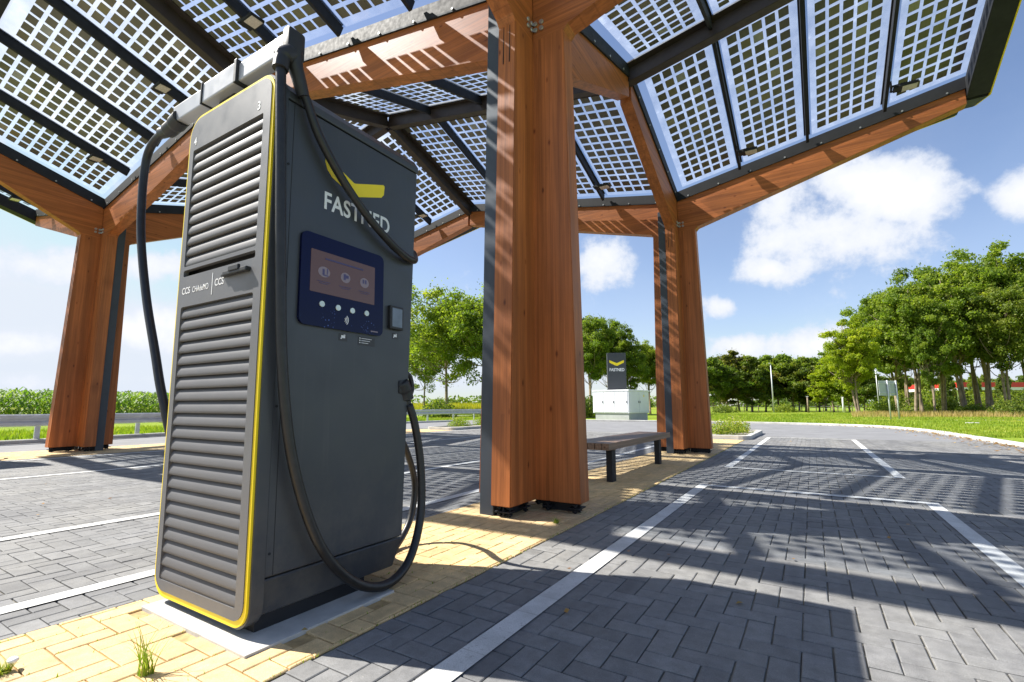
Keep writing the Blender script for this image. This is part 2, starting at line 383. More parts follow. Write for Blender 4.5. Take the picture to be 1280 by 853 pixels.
# ------------------------------------------------------------------ ground sheets
LU, LV, U0, V0 = 6.5, 11.25, 4.1, -2.32
def sheet(name, pts, z, mt, label=None):
    mb = MB(); mb.quad([(x, y, z) for x, y in pts]) if len(pts) == 4 else mb.bm.faces.new([mb.bm.verts.new((x, y, z)) for x, y in pts])
    o = mb.build(name, mt); return tag(o, label, kind='structure')
sheet('ground', [(-1500, -1500), (1500, -1500), (1500, 1500), (-1500, 1500)], -.03, M['grass'])
kerbL = [(-14.2, -30), (-15.2, -10), (-16.6, 0), (-17.6, 5), (-18.9, 12), (-19.4, 19), (-19.2, 24)]
kerbR = [(-15, 29.2), (-11, 29.6), (-5, 30.2), (-1.5, 29.9), (.4, 29.2), (1.8, 28.2), (2.8, 26.7), (3.4, 24.6), (3.75, 22.2), (3.95, 19), (4.1, 15.8), (4.25, 12), (4.5, 4), (4.8, -30)]
def smooth2(pts, n=6): return [(p.x, p.y) for p in crom([(x, y, 0) for x, y in pts], n)]
kL, kR = smooth2(kerbL, 5), smooth2(kerbR, 6)
road_poly = kL + [(-22, 33), (-40, 40), (-60, 46), (-62, 50), (-30, 40.5), (-20, 31.5)] + kR
sheet('road', road_poly, -.012, M['asphalt'])
# bedding under the pavers
sheet('paving_bed', [(-16.5, -3), (4.2, -3), (3.9, 17.4), (-16.5, 17.4)], -.006, M['sand'])

W = .1045
def herring(name, rects, mt, z0, chamfer=.004, gap=.0028, off=(0, 0), lod=None, skip=()):
    """herringbone pavers, each block with its own tone, tiny height and chamfer"""
    vs, fs, tn = [], [], []
    for (xa, ya, xb, yb) in rects:
        i0, i1 = int((xa-off[0])/W)-2, int((xb-off[0])/W)+2; j0, j1 = int((ya-off[1])/W)-2, int((yb-off[1])/W)+2
        for i in range(i0, i1):
            for j in range(j0, j1):
                k = (i-j) % 4
                if k == 0: r = (i, j, i+2, j+1)
                elif k == 3: r = (i, j, i+1, j+2)
                else: continue
                a, b = max(xa, off[0]+r[0]*W), max(ya, off[1]+r[1]*W); c, d = min(xb, off[0]+r[2]*W), min(yb, off[1]+r[3]*W)
                if c-a < .02 or d-b < .02: continue
                mxx, myy = (a+c)/2, (b+d)/2
                if any(s[0] < mxx < s[2] and s[1] < myy < s[3] for s in skip): continue
                h = random.Random(r[0]*7919+r[1]*104729)
                g = gap*(.6+h.random()*.9); a += g; b += g; c -= g; d -= g
                z = z0+h.uniform(-.0012, .0012); tx, ty = h.uniform(-.012, .012), h.uniform(-.012, .012)
                t = h.random(); n = len(vs); ch = chamfer
                zz = lambda x, y: z+(x-mxx)*tx+(y-myy)*ty
                near = (mxx*mxx+myy*myy) < 130
                if near:
                    for (x, y) in ((a, b), (c, b), (c, d), (a, d)): vs.append((x, y, z-.009))
                    for (x, y) in ((a, b), (c, b), (c, d), (a, d)): vs.append((x, y, zz(x, y)-ch*.7))
                    for (x, y) in ((a+ch, b+ch), (c-ch, b+ch), (c-ch, d-ch), (a+ch, d-ch)): vs.append((x, y, zz(x, y)))
                    for q in (0, 4):
                        for e in range(4): fs.append((n+q+e, n+q+(e+1) % 4, n+q+4+(e+1) % 4, n+q+4+e)); tn.append(t)
                    fs.append((n+8, n+9, n+10, n+11)); tn.append(t)
                else:
                    for (x, y) in ((a, b), (c, b), (c, d), (a, d)): vs.append((x, y, zz(x, y)))
                    fs.append((n, n+1, n+2, n+3)); tn.append(t)
    me = bpy.data.meshes.new(name); me.from_pydata(vs, [], fs); me.materials.append(mt)
    at_ = me.attributes.new('tone', 'FLOAT', 'FACE'); at_.data.foreach_set('value', tn)
    o = bpy.data.objects.new(name, me); col.objects.link(o); return tag(o, kind='structure')
YE = 15.2   # end of the yellow strips
PAD = (-2.76, 1.13, -1.885, 1.90)
herring('paving', [(-1.68, .2, 4.05, 17.4), (-9.5, .2, -2.88, 17.4), (-2.88, YE, -1.68, 17.4)], M['paver'], .004, off=(.002, .01))
herring('far_paving', [(-12.15, .2, -9.5, 17.4)], M['paver'], .004)
sheet('outer_paving', [(-16.4, -3), (-14.2, -3), (-14.2, 17.4), (-16.4, 17.4)], .003, M['asphalt'])
sheet('island_bed', [(-2.88, -2), (-1.68, -2), (-1.68, YE), (-2.88, YE)], -.002, M['ysand'])
sheet('far_island_bed', [(-14.2, -2), (-12.15, -2), (-12.15, YE), (-14.2, YE)], -.002, M['ysand'])
herring('island_paving', [(-2.88, .2, -1.68, YE)], M['ypaver'], .006, off=(-2.88+.03, .03), skip=(PAD,))
herring('far_island_paving', [(-14.2, .2, -12.15, YE)], M['ypaver'], .006, off=(-14.0+.03, .03))

# painted bay lines
mb = MB(); lz = .0095
def line(x0, y0, x1, y1): mb.quad([(x0, y0, lz), (x1, y0, lz), (x1, y1, lz), (x0, y1, lz)])
for (xa, y0, y1) in ((-1.18, -2, 6.24), (-1.18, 8.36, 16.7), (.93, -2, 6.24), (.93, 8.24, 16.76), (-3.27, -2, 16.8), (-4.98, -2, 12), (-9.0, -2, 16.8), (-11.8, -2, 16.8)):
    line(xa-.055, y0, xa+.055, y1)
line(-1.235, 6.24, .985, 6.36); line(-1.235, 8.24, .875, 8.35); line(-1.235, 16.76, .985, 16.88)
line(-9.055, 16.8, -4.0, 16.9)
tag(mb.build('bay_markings', M['line']), kind='structure')

# kerbs
def kerb(name, pts, w=.14, h=.09):
    mb = MB(); pts = [Vector((x, y, 0)) for x, y in pts]; prof = [(0, -.1), (0, h-.02), (.025, h), (w, h), (w, -.1)]
    rings = []
    for i, p in enumerate(pts):
        t = (pts[min(i+1, len(pts)-1)]-pts[max(i-1, 0)]).normalized(); nrm = Vector((-t.y, t.x, 0))
        rings.append([mb.bm.verts.new(p+nrm*a+Vector((0, 0, b))) for a, b in prof])
    for a, b in zip(rings, rings[1:]):
        for k in range(len(prof)-1): mb.bm.faces.new((a[k], b[k], b[k+1], a[k+1]))
    mb.bm.faces.new(rings[0]); mb.bm.faces.new(rings[-1][::-1])
    bmesh.ops.recalc_face_normals(mb.bm, faces=mb.bm.faces)
    return tag(mb.build(name, M['kerb']), kind='structure')
kerb('kerb', kR); kerb('left_kerb', kL)
# soil lawn right up to kerb height
sheet('verge', [(x+.02, y) for x, y in kR[::-1] if x > 0] + [(0, 60), (80, 60), (80, -30)], .055, M['grass'])

def island(name, x0, x1, y0, y1):
    lp = rrect(x0, y0, x1, y1, .3, 5); li = rrect(x0+.13, y0+.13, x1-.13, y1-.13, .18, 5)
    mb = MB(); n = len(lp)
    a = [mb.bm.verts.new((x, y, -.02)) for x, y in lp]; b = [mb.bm.verts.new((x, y, .11)) for x, y in lp]; c = [mb.bm.verts.new((x, y, .115)) for x, y in li]
    d = [mb.bm.verts.new((x, y, .06)) for x, y in li]
    for k in range(n):
        q = (k+1) % n
        for u, v in ((a, b), (b, c), (c, d)): mb.bm.faces.new((u[k], u[q], v[q], v[k]))
    f = mb.bm.faces.new(d); f.material_index = 1
    return tag(mb.build(name, [M['kerb'], M['sand']]), kind='structure')
island('kerb_island', -3.1, -1.55, YE+.05, 19.6); island('far_kerb_island', -13.68, -12.13, YE+.05, 19.6)

# ------------------------------------------------------------------ canopy
HB, SU, SV = 5.44, .31, .187           # height over the columns and the two slopes
HU, HV = LU/2, LV/2
HUO, HVO = 2.70, 5.02            # the outer half bays are cut a little shorter
def ext_u(cy, s): return HU if (cy+s*HU-(U0+HU))**2 < .01 else (HUO if s < 0 else .80)
def ext_v(cx, s): return HV if (cx+s*HV-(V0-HV))**2 < .01 else HVO
COLS = [(V0, U0), (V0, U0+LU), (V0-LV, U0), (V0-LV, U0+LU)]
def Z(du, dv): return HB+SU*abs(du)+SV*abs(dv)
canopy = empty('solar_canopy', (V0-HV, U0+HU, 0), 0, 'timber charging canopy of branching columns roofed with see-through solar panels', 'canopy')
CO = Vector((V0-HV, U0+HU, 0))
def cbuild(mb, name, mt, parent=None, at_=None, smooth=None):
    o = mb.build(name, mt, parent or canopy, smooth)
    if at_ is not None and parent is None: o.location = Vector(at_)-CO
    elif at_ is not None: o.location = at_
    return o
ZT = 4.72
def column(cx, cy, quad):
    mb = MB(); t = .10
    rb, rt = .545, .45
    for (dx, dy) in ((1, 0), (-1, 0), (0, 1), (0, -1)):
        # each wing is a tapering board reaching to the arm
        def ring(r, z, dx=dx, dy=dy):
            s = t-.001*(dx != 0)
            if dx: return [(dx*.02, -s, z), (dx*r, -s, z), (dx*r, s, z), (dx*.02, s, z)]
            return [(-s, dy*.02, z), (-s, dy*r, z), (s, dy*r, z), (s, dy*.02, z)]
        mb.hexa(ring(rb, .1), ring(rt, ZT+.02))
    # head block where the arms meet
    mb.hexa([(-.099, -.099, ZT), (.099, -.099, ZT), (.099, .099, ZT), (-.099, .099, ZT)], [(-.099, -.099, HB-.02), (.099, -.099, HB-.02), (.099, .099, HB-.02), (-.099, .099, HB-.02)])
    bmesh.ops.bevel(mb.bm, geom=[e for e in mb.bm.edges if len(e.link_faces) == 2 and e.calc_face_angle(0) > .8], offset=.006, segments=2, affect='EDGES')
    c = cbuild(mb, 'column', M['wood_v'], at_=(cx, cy, 0))
    # steel drain channel tucked in one corner, down to the ground
    q = MB(); sx, sy = quad
    if abs(sx) == 2:   # box lying against the side of the wing along X
        s1, s2 = sx/2, sy
        q.hexa([(s1*.10, s2*.103, 0), (s1*.50, s2*.103, 0), (s1*.50, s2*.25, 0), (s1*.10, s2*.25, 0)], [(s1*.10, s2*.103, HB-.3), (s1*.42, s2*.103, HB-.3), (s1*.42, s2*.25, HB-.3), (s1*.10, s2*.23, HB-.3)], .006)
    else:
        s1, s2 = sx, sy/2
        q.hexa([(s1*.103, s2*.10, 0), (s1*.25, s2*.10, 0), (s1*.25, s2*.50, 0), (s1*.103, s2*.50, 0)], [(s1*.103, s2*.10, HB-.3), (s1*.25, s2*.10, HB-.3), (s1*.25, s2*.42, HB-.3), (s1*.103, s2*.42, HB-.3)], .006)
    cbuild(q, 'drain_channel', M['drain'], c, (0, 0, 0))
    for (dx, dy) in ((1, 0), (-1, 0), (0, 1), (0, -1)):
        f = MB()
        for r in (.2, .47):
            f.box((dx*r, dy*r, .05), (.10 if dx else .15, .15 if dx else .10, .012), .002)
            for s in (-.05, .05):
                x, y = dx*r+(0 if dx else s), dy*r+(s if dx else 0)
                f.cyl((x, y, .0), (x, y, .102), .011, n=8)
                f.box((x, y, .078), (.04, .04, .018), .004)
                f.box((x, y, .022), (.036, .036, .016), .004)
        f.beam((dx*.12, dy*.12, .055), (dx*.5, dy*.5, .055), .016, .085)
        cbuild(f, 'steel_foot', M['steel'], c, (0, 0, 0))
    q = MB()
    for x in (-.035, .035): q.hexa([(x-.004, -.4545, 4.3), (x+.004, -.4545, 4.3), (x+.004, -.45, 4.3), (x-.004, -.45, 4.3)], [(x-.004, -.4515, 4.71), (x+.004, -.4515, 4.71), (x+.004, -.445, 4.71), (x-.004, -.445, 4.71)])
    for v in q.bm.verts: v.co.y -= .0105*(v.co.z < 4.5)
    cbuild(q, 'slot', M['inner'], c, (0, 0, 0))
    for (px_, py_, ax) in ((.135, -.105, 'y'), (.205, -.105, 'y'), (.105, -.135, 'x'), (.105, -.205, 'x'), (-.135, -.105, 'y')):
        b = MB()
        for z in (5.02, 4.95):
            p = Vector((px_, py_, z-.1))
            if ax == 'y': b.cyl(p+Vector((0, .01, 0)), p-Vector((0, .012, 0)), .024, n=12)
            else: b.cyl(p-Vector((.01, 0, 0)), p+Vector((.012, 0, 0)), .024, n=12)
        cbuild(b, 'bolt_pair', M['bolt'], c, (0, 0, 0))
def arm(cx, cy, dx, dy, ln, bot_tip):
    mb = MB(); top = .0; s = .0985; n = 8
    def sec(r):
        k = (r-.3)/(ln-.3); zb = 4.80+(bot_tip-4.80)*max(0, k) if r > .3 else 4.70
        zt = Z(r if dy else 0, r if dx else 0)-.02
        return zb, zt
    pts = []
    r0 = .101
    zb0, zt0 = 4.70, sec(.101)[1]
    lower = [(r0, 4.722), (.45, 4.722), (.50, 4.78), (ln, bot_tip)]; upper = [(ln, sec(ln)[1]), (r0, zt0)]
    poly = lower+upper
    P = [(dx*r-(s if dy else 0), dy*r-(s if dx else 0), z) for r, z in poly]
    mb.prism(P, (0 if dx else 2*s, 0 if dy else 2*s, 0), .006)
    cbuild(mb, 'arm', M['wood_x'] if dx else M['wood_y'], at_=(cx, cy, 0))
for (cx, cy) in COLS:
    column(cx, cy, (-1, -2) if cx > -5 else (2, 1))
for (cx, cy) in COLS:
    for dx in (-1, 1): arm(cx, cy, dx, 0, ext_v(cx, dx)-(.03 if ext_v(cx, dx) == HV else .09), 6.06)
    for dy in (-1, 1): arm(cx, cy, 0, dy, ext_u(cy, dy)-(.06 if ext_u(cy, dy) == HU else .09), {HU: 6.05, HUO: 5.84}.get(ext_u(cy, dy), 4.95))

# frame strips above the arms, with bolt heads
def strip_between(mb, p0, p1, w, h, bev=.004): mb.beam(p0, p1, w, h, bev)
for (cx, cy) in COLS:
    for (dx, dy, ln) in ((1, 0, ext_v(cx, 1)), (-1, 0, ext_v(cx, -1)), (0, 1, ext_u(cy, 1)), (0, -1, ext_u(cy, -1))):
        mb = MB()
        e = ln-.05
        for s in (-1, 1):
            ox, oy = (0, s*.115) if dx else (s*.115, 0)
            mb.beam((dx*.05+ox, dy*.05+oy, Z(dy*.05, dx*.05)+.07), (dx*e+ox, dy*e+oy, Z(dy*e, dx*e)+.07), .025, .21)
            k = .35
            while k < e:
                p = Vector((dx*k+ox, dy*k+oy, Z(dy*k, dx*k)-.005)); o_ = Vector((0, s, 0)) if dx else Vector((s, 0, 0))
                mb.cyl(p+o_*.01, p+o_*.026, .016, n=8, mi=1); k += .62
        # gutter floor
        mb.beam((dx*.05, dy*.05, Z(dy*.05, dx*.05)+.02), (dx*e, dy*e, Z(dy*e, dx*e)+.02), .2, .012)
        cbuild(mb, 'gutter_frame', [M['steel'], M['bolt']], at_=(cx, cy, 0))
# ridges between the columns' roof bays
def ridge(p0, p1):
    p0, p1 = Vector(p0), Vector(p1); mb = MB()
    mb.beam(p0+Vector((0, 0, .02)), p1+Vector((0, 0, .02)), .17, .26, .012)
    mb.beam(p0+Vector((0, 0, .13)), p1+Vector((0, 0, .13)), .42, .02)
    c = (p0+p1)/2
    bmesh.ops.translate(mb.bm, verts=mb.bm.verts, vec=-c)
    cbuild(mb, 'ridge_beam', M['ridge'], at_=c)
xm, ym = V0-HV, U0+HU
ztop = HB+SU*HU+SV*HV
for y in (ym,):
    for cx in (V0, V0-LV):
        for s in (-1, 1): ridge((cx+s*.02, y, Z(HU, 0)-.04), (cx+s*(ext_v(cx, s)-(.09 if ext_v(cx, s) == HV else 0)), y, Z(HU, ext_v(cx, s))-.04))
for cy in (U0, U0+LU):
    for s in (-1, 1): ridge((xm, cy+s*.02, Z(0, HV)-.04), (xm, cy+s*(ext_u(cy, s)-(.09 if ext_u(cy, s) == HU else 0)), Z(ext_u(cy, s), HV)-.04))
# outer edge beams with black soffit and yellow trim
def edge(p0, p1, outv):
    p0, p1, outv = Vector(p0), Vector(p1), Vector(outv); c = (p0+p1)/2
    mb = MB()
    mb.beam(p0+outv*.07+Vector((0, 0, -.06)), p1+outv*.07+Vector((0, 0, -.06)), .30, .30, .006)
    bmesh.ops.translate(mb.bm, verts=mb.bm.verts, vec=-c)
    e = cbuild(mb, 'edge_fascia', M['steel'], at_=c)
    t = MB(); t.beam(p0+outv*.232+Vector((0, 0, -.19)), p1+outv*.232+Vector((0, 0, -.19)), .02, .05)
    bmesh.ops.translate(t.bm, verts=t.bm.verts, vec=-c)
    cbuild(t, 'yellow_trim', M['yellow'], e, (0, 0, 0))
XR, XL, YN, YF = V0+HVO, V0-LV-HVO, U0-HUO, U0+LU+.80
for (x, o) in ((XR, 1), (XL, -1)):
    for cy in (U0, U0+LU):
        for s in (-1, 1): edge((x, cy, Z(0, HVO)), (x, cy+s*ext_u(cy, s), Z(ext_u(cy, s), HVO)), (o, 0, 0))
for (y, o) in ((YN, -1), (YF, 1)):
    for cx in (V0, V0-LV):
        for s in (-1, 1): h_ = HUO if o < 0 else .80; edge((cx, y, Z(h_, 0)), (cx+s*ext_v(cx, s), y, Z(h_, ext_v(cx, s))), (0, o, 0))

# panels: 4 per bay, parallelogram glass with a cell grid under it
ST = .2
def panel_mesh(sx, sy, PW, LEN):
    vs, fs, mi, tn = [], [], [], []
    m0, m1 = .055, .20   # side gap and end gap
    w, ln = PW-2*m0, LEN-m1-.16
    def P(a, b, dz=0): return (sx*(m0+a), sy*(m1+b), SV*(m0+a)+SU*(m1+b)+.14+dz)
    def addq(q, m_, t): n = len(vs); vs.extend(q); fs.append((n, n+1, n+2, n+3)); mi.append(m_); tn.append(t)
    g = [P(0, 0), P(w, 0), P(w, ln), P(0, ln)]
    addq(g, 0, 0)
    nx, ny = 5, (14 if LEN > 3 else 12 if LEN > 2 else 2)
    px_ = (w-.18)/nx; py_ = (ln-.24)/ny if LEN > 2 else (ln-.06)/ny
    rr = random.Random(sx*3+sy*5+11+int(LEN*7))
    for i in range(nx):
        for j in range(ny):
            a = .09+i*px_+.025; b = (.08 if LEN > 2 else .03)+j*py_+.028; aw, bw = px_-.045, py_-.050
            t = rr.random()**1.5*.8
            if rr.random() < .05: t = .95
            if j == ny-2 and i == 2: t = 1
            addq([P(a, b, -.006), P(a+aw, b, -.006), P(a+aw, b+bw, -.006), P(a, b+bw, -.006)], 1, t)
    me = bpy.data.meshes.new('solar_panel'); me.from_pydata(vs, [], fs)
    me.materials.append(M['glass']); me.materials.append(M['cell'])
    for p_, q in zip(me.polygons, mi): p_.material_index = q
    me.attributes.new('tone', 'FLOAT', 'FACE').data.foreach_set('value', tn)
    return me
PM = {}
def purlin(cx, cy, sx, sy, dv, LEN):
    mb = MB(); a, b = .2, LEN-.1
    mb.beam((0, sy*a, SU*a), (0, sy*b, SU*b), .05, .17, .004)
    mb.beam((0, sy*a, SU*a+.095), (0, sy*b, SU*b+.095), .10, .012)
    return cbuild(mb, 'purlin', M['steel'], at_=(cx+sx*dv, cy, HB+SV*dv+.08))
for (cx, cy) in COLS:
    for sx in (-1, 1):
        for sy in (-1, 1):
            le, hv = ext_u(cy, sy), ext_v(cx, sx); PW = (hv-ST)/4; key = (sx, sy, le, hv)
            if key not in PM: PM[key] = panel_mesh(sx, sy, PW, le)
            for k in range(4):
                o = bpy.data.objects.new('solar_panel', PM[key]); col.objects.link(o); o.parent = canopy
                o.location = Vector((cx+sx*(ST+k*PW), cy, HB+SV*(ST+k*PW)))-CO
            for k in (1, 2, 3): purlin(cx, cy, sx, sy, ST+k*PW, le)

# ------------------------------------------------------------------ floodlights
def make_flood():
    t = empty('floodlight', (0, 0, 0))
    mb = MB(); mb.box((.22, 0, -.16), (.26, .2, .045), .008)
    for k in range(6): mb.box((.13+k*.035, 0, -.132), (.008, .18, .03))
    mb.box((.06, 0, -.15), (.07, .15, .06), .008)
    mb.build('housing', M['steel'], t)
    g = MB(); g.box((.24, 0, -.186), (.20, .16, .01), .003); g.build('lens', M['lamp_glass'], t)
    r = MB(); r.beam((0, .085, -.14), (.2, .085, -.14), .012, .03); r.beam((0, -.085, -.14), (.2, -.085, -.14), .012, .03)
    r.beam((0, 0, 0), (0, 0, -.15), .03, .03, up=(1, 0, 0)); r.beam((0, -.09, -.14), (0, .09, -.14), .03, .012); r.build('bracket', M['steel'], t)
    return t
FL = [(0, -1, 3, 'floodlight under the roof bay nearest the camera, above the charger bar'),
      (2, 1, 3, 'floodlight just left of the charger cable arm, upper one of the left pair'),
      (2, 1, 1, 'small floodlight above the left timber column, below the other one in its roof bay'),
      (1, -1, 1, 'floodlight between the middle and the right timber columns'),
      (1, 1, 1, 'floodlight over the right timber column, lower of the two along the right eave'),
      (1, 1, 3, 'floodlight nearest the outer right corner of the canopy'),
      (3, 1, 3, 'floodlight seen just past the upper rear corner of the charger'),
      (3, 1, 1, 'far floodlight seen between the charger cable and its left edge'),
      (2, -1, 3, 'floodlight at the far left edge of the roof beyond the left timber column'),
      (2, -1, 1, 'floodlight beyond the left timber column, close to its outer arm'),
      (0, 1, 1, 'floodlight above the right side of the middle timber column'),
      (0, -1, 1, 'floodlight left of the middle timber column head, high in the roof')]
proto = None
for i, (c, sx, k, lab) in enumerate(FL):
    if proto is None: o = proto = make_flood()
    else: o = copy_tree(proto)
    cx, cy = COLS[c]; dv = ST+k*(ext_v(cx, sx)-ST)/4
    o.location = (cx+sx*dv+.03, cy-.83, Z(.83, dv)+.01); tag(o, lab, 'floodlight', 'floodlights under the canopy roof')

# ------------------------------------------------------------------ charger
def make_charger():
    T = empty('fast_charger', (0, 0, 0))
    X0, X1_, Y0, Y1b, Y1t = -2.79, -1.99, 1.255, 2.05, 2.165
    # body
    mb = MB()
    mb.hexa([(X0+.01, Y0, .235), (X1_, Y0, .235), (X1_, Y1b+.01, .235), (X0+.01, Y1b+.01, .235)],
            [(X0+.01, Y0, 2.43), (X1_, Y0, 2.43), (X1_, Y1t, 2.43), (X0+.01, Y1t, 2.43)], .006)
    mb.build('cabinet', M['body'], T)
    mb = MB()
    prof = [(X0+.01, 2.436), (X1_+.003, 2.436), (X1_+.003, 2.475), (X1_-.03, 2.525), (X0+.04, 2.525), (X0+.007, 2.475)]
    mb.prism([(x, Y0, z) for x, z in prof], (0, Y1t+.005-Y0, 0), .006); mb.build('top_cover', M['body'], T)
    mb = MB()
    mb.hexa([(X0+.05, Y0, .075), (X1_-.04, Y0, .075), (X1_-.04, Y1b-.02, .075), (X0+.05, Y1b-.02, .075)],
            [(X0+.012, Y0, .229), (X1_-.001, Y0, .229), (X1_-.001, Y1b+.008, .229), (X0+.012, Y1b+.008, .229)], .006)
    mb.build('skirt', M['body'], T)
    mb = MB(); mb.bb((X0+.09, Y0-.0, .014), (X1_-.05, 1.84, .08), .004); mb.build('plinth', M['steel'], T)
    for z in (.33, .95, 1.55, 2.1):
        for y in (1.275,):
            q = MB(); q.cyl((X1_-.002, y, z), (X1_+.0025, y, z), .006, n=10); q.build('screw', M['steel'], T)
    mb = MB(); mb.bb((X1_-.002, 1.293, .24), (X1_+.0008, 1.2955, 2.425)); mb.build('panel_seam', M['inner'], T)
    # front louvre module: matrix maps local x -> +X, local y -> +Z, normal -> -Y
    def MF(y): return Matrix(((1, 0, 0, 0), (0, 0, -1, y), (0, 1, 0, 0), (0, 0, 0, 1)))
    a0, a1, b0, b1 = X0-.015, X1_+.004, .04, 2.555; rad = [.11, .10, .10, .13]
    def inset(d, bt=0): return rrect(a0+d, b0+d+bt, a1-d, b1-d, [max(.01, r-d) for r in rad], 9)
    holes = [rrect(X0+.055, 1.68, X1_-.08, 2.345, .008, 3), rrect(X0+.055, .125, X1_-.08, 1.462, .012, 3), rrect(X0+.055, 1.625, X1_-.08, 1.66, .01, 3)]
    rim = plate([inset(0), inset(.045)], .056, 'front_rim', M['body'], T, MF(1.229))
    plate([inset(.010), inset(.034, .012)], .05, 'yellow_trim', M['yellow'], T, MF(1.2155))
    fp = plate([inset(.027, .010)]+holes, .024, 'front_panel', M['front'], T, MF(1.198))
    mb = MB(); mb.bb((X0+.03, 1.253, .1), (X1_-.05, 1.256, 2.4)); mb.build('louvre_backing', M['backing'], T)
    def slats(z0, z1, n, name):
        mb = MB(); pitch = (z1-z0)/n
        prof = [(.034, 1.14), (.024, 1.04), (.016, .90), (.0085, .72), (.0035, .50), (.0012, .26), (.0015, .10), (.004, .03), (.012, .02), (.024, .05)]
        for k in range(n):
            zb = z0+k*pitch
            ra = [mb.bm.verts.new((X0+.05, 1.188+d, zb+pitch*f)) for d, f in prof]; rb = [mb.bm.verts.new((X1_-.075, 1.188+d, zb+pitch*f)) for d, f in prof]
            for j in range(len(prof)-1):
                f = mb.bm.faces.new((ra[j], ra[j+1], rb[j+1], rb[j])); f.smooth = True
        mb.build(name, M['slat'], T)
    slats(.125, 1.462, 22, 'lower_louvres'); slats(1.68, 2.345, 11, 'upper_louvres')
    mb = MB(); mb.box((-2.2, 1.176, 1.575), (.2, .03, .022), .005); mb.box((-2.2, 1.163, 1.59), (.085, .014, .026), .004); mb.box((-2.31, 1.18, 1.573), (.04, .02, .012), .003); mb.build('door_handle', M['plastic'], T)
    yf = 1.1855
    def TF(x, z): return Matrix.Translation((x, yf, z)) @ MF(0)
    lettering('3', 'number_three', M['white'], T, TF(-2.125, 2.375), .062, .01)
    lettering('4', 'number_four', M['white'], T, TF(-2.735, 2.375), .062, .01)
    lettering('CCS', 'plug_lettering', M['white'], T, TF(-2.735, 1.53), .05, .006, .9)
    lettering('CHAdeMO', 'plug_lettering', M['white'], T, TF(-2.628, 1.53), .044, -.002, .78)
    mb = MB(); mb.bb((-2.435, yf-.001, 1.495), (-2.43, yf+.002, 1.605)); mb.build('divider_mark', M['white'], T)
    lettering('CCS', 'plug_lettering', M['white'], T, TF(-2.41, 1.535), .05, .006, .9)
    # side face: local x -> +Y, local y -> +Z, normal -> +X
    xf = X1_+.001
    def MS(x, y, z): return Matrix(((0, 0, 1, x), (1, 0, 0, y), (0, 1, 0, z), (0, 0, 0, 1)))
    lettering('FASTNED', 'lettering', M['white'], T, MS(xf, 1.475, 1.952), .131, .018, .80, 1.04)
    # V mark: a folded ribbon
    lg = [(1.478, 2.235), (1.478, 2.205), (1.492, 2.168), (1.525, 2.135), (1.655, 2.085), (1.665, 2.083), (1.862, 2.155), (1.880, 2.178), (1.885, 2.232), (1.875, 2.238), (1.672, 2.163), (1.662, 2.163), (1.49, 2.236)]
    lp = plate([[(a-1.478, b) for a, b in lg]], .002, 'chevron_logo', M['yellow'], T, MS(xf, 1.478, 0))
    # touch screen
    plate([rrect(0, 0, .522, .462, .035, 6)], .016, 'screen', M['navy'], T, MS(xf+.006, 1.354, 1.335))
    sc = T.children[-1]
    d = plate([rrect(0, 0, .404, .213, .004, 3)], .002, 'display', M['display'], sc, MS(xf+.0145, 1.406, 1.503))
    for k, c in enumerate((1.482, 1.612, 1.737)):
        e = [(c-1.48+.030*math.cos(q*.3142)*(1.15 if k == 0 else 1), 1.612+.027*math.sin(q*.3142)) for q in range(20)]
        plate([e], .001, 'display_icon', M['icon'], sc, MS(xf+.0164, 1.48, 0))
    def ink(y, z, w, h, n='display_icon_mark'):
        mb = MB(); mb.bb((xf+.0155, y-w/2, z-h/2), (xf+.0172, y+w/2, z+h/2)); mb.build(n, M['iconink'], sc)
    ink(1.478, 1.612, .012, .03); ink(1.492, 1.596, .03, .006); ink(1.5, 1.618, .006, .03)
    ink(1.606, 1.615, .014, .032); ink(1.622, 1.618, .018, .016)
    ink(1.729, 1.618, .01, .022); ink(1.745, 1.618, .01, .022)
    ink(1.607, 1.682, .24, .008, 'display_title')
    for c in (1.482, 1.612, 1.737): ink(c, 1.562, .075, .003, 'display_caption'); ink(c, 1.553, .05, .003, 'display_caption')
    for y, z in ((1.476, 1.449), (1.572, 1.446), (1.662, 1.446), (1.757, 1.448)):
        mb = MB(); mb.cyl((xf+.012, y, z), (xf+.019, y, z), .0155, .0145, 20); mb.build('button', M['metalbtn'], sc)
    for r in (.012, .021, .030):
        mb = MB(); mb.tube([(xf+.0148, 1.608+r*math.cos(R(q)), 1.39+r*math.sin(R(q))) for q in range(-48, 49, 12)], .0024, 6); mb.build('contactless_mark', M['white'], sc)
    mb = MB(); mb.bb((xf+.0142, 1.79, 1.352), (xf+.0148, 1.84, 1.358)); mb.build('small_print', M['icon'], sc)
    # card reader
    mb = MB(); mb.bb((xf-.001, 1.925, 1.388), (xf+.022, 2.03, 1.525), .006); rd = mb.build('card_reader', M['plastic'], T)
    mb = MB(); mb.bb((xf+.0218, 1.94, 1.402), (xf+.024, 2.018, 1.512), .001); mb.build('reader_window', M['grey_screen'], rd)
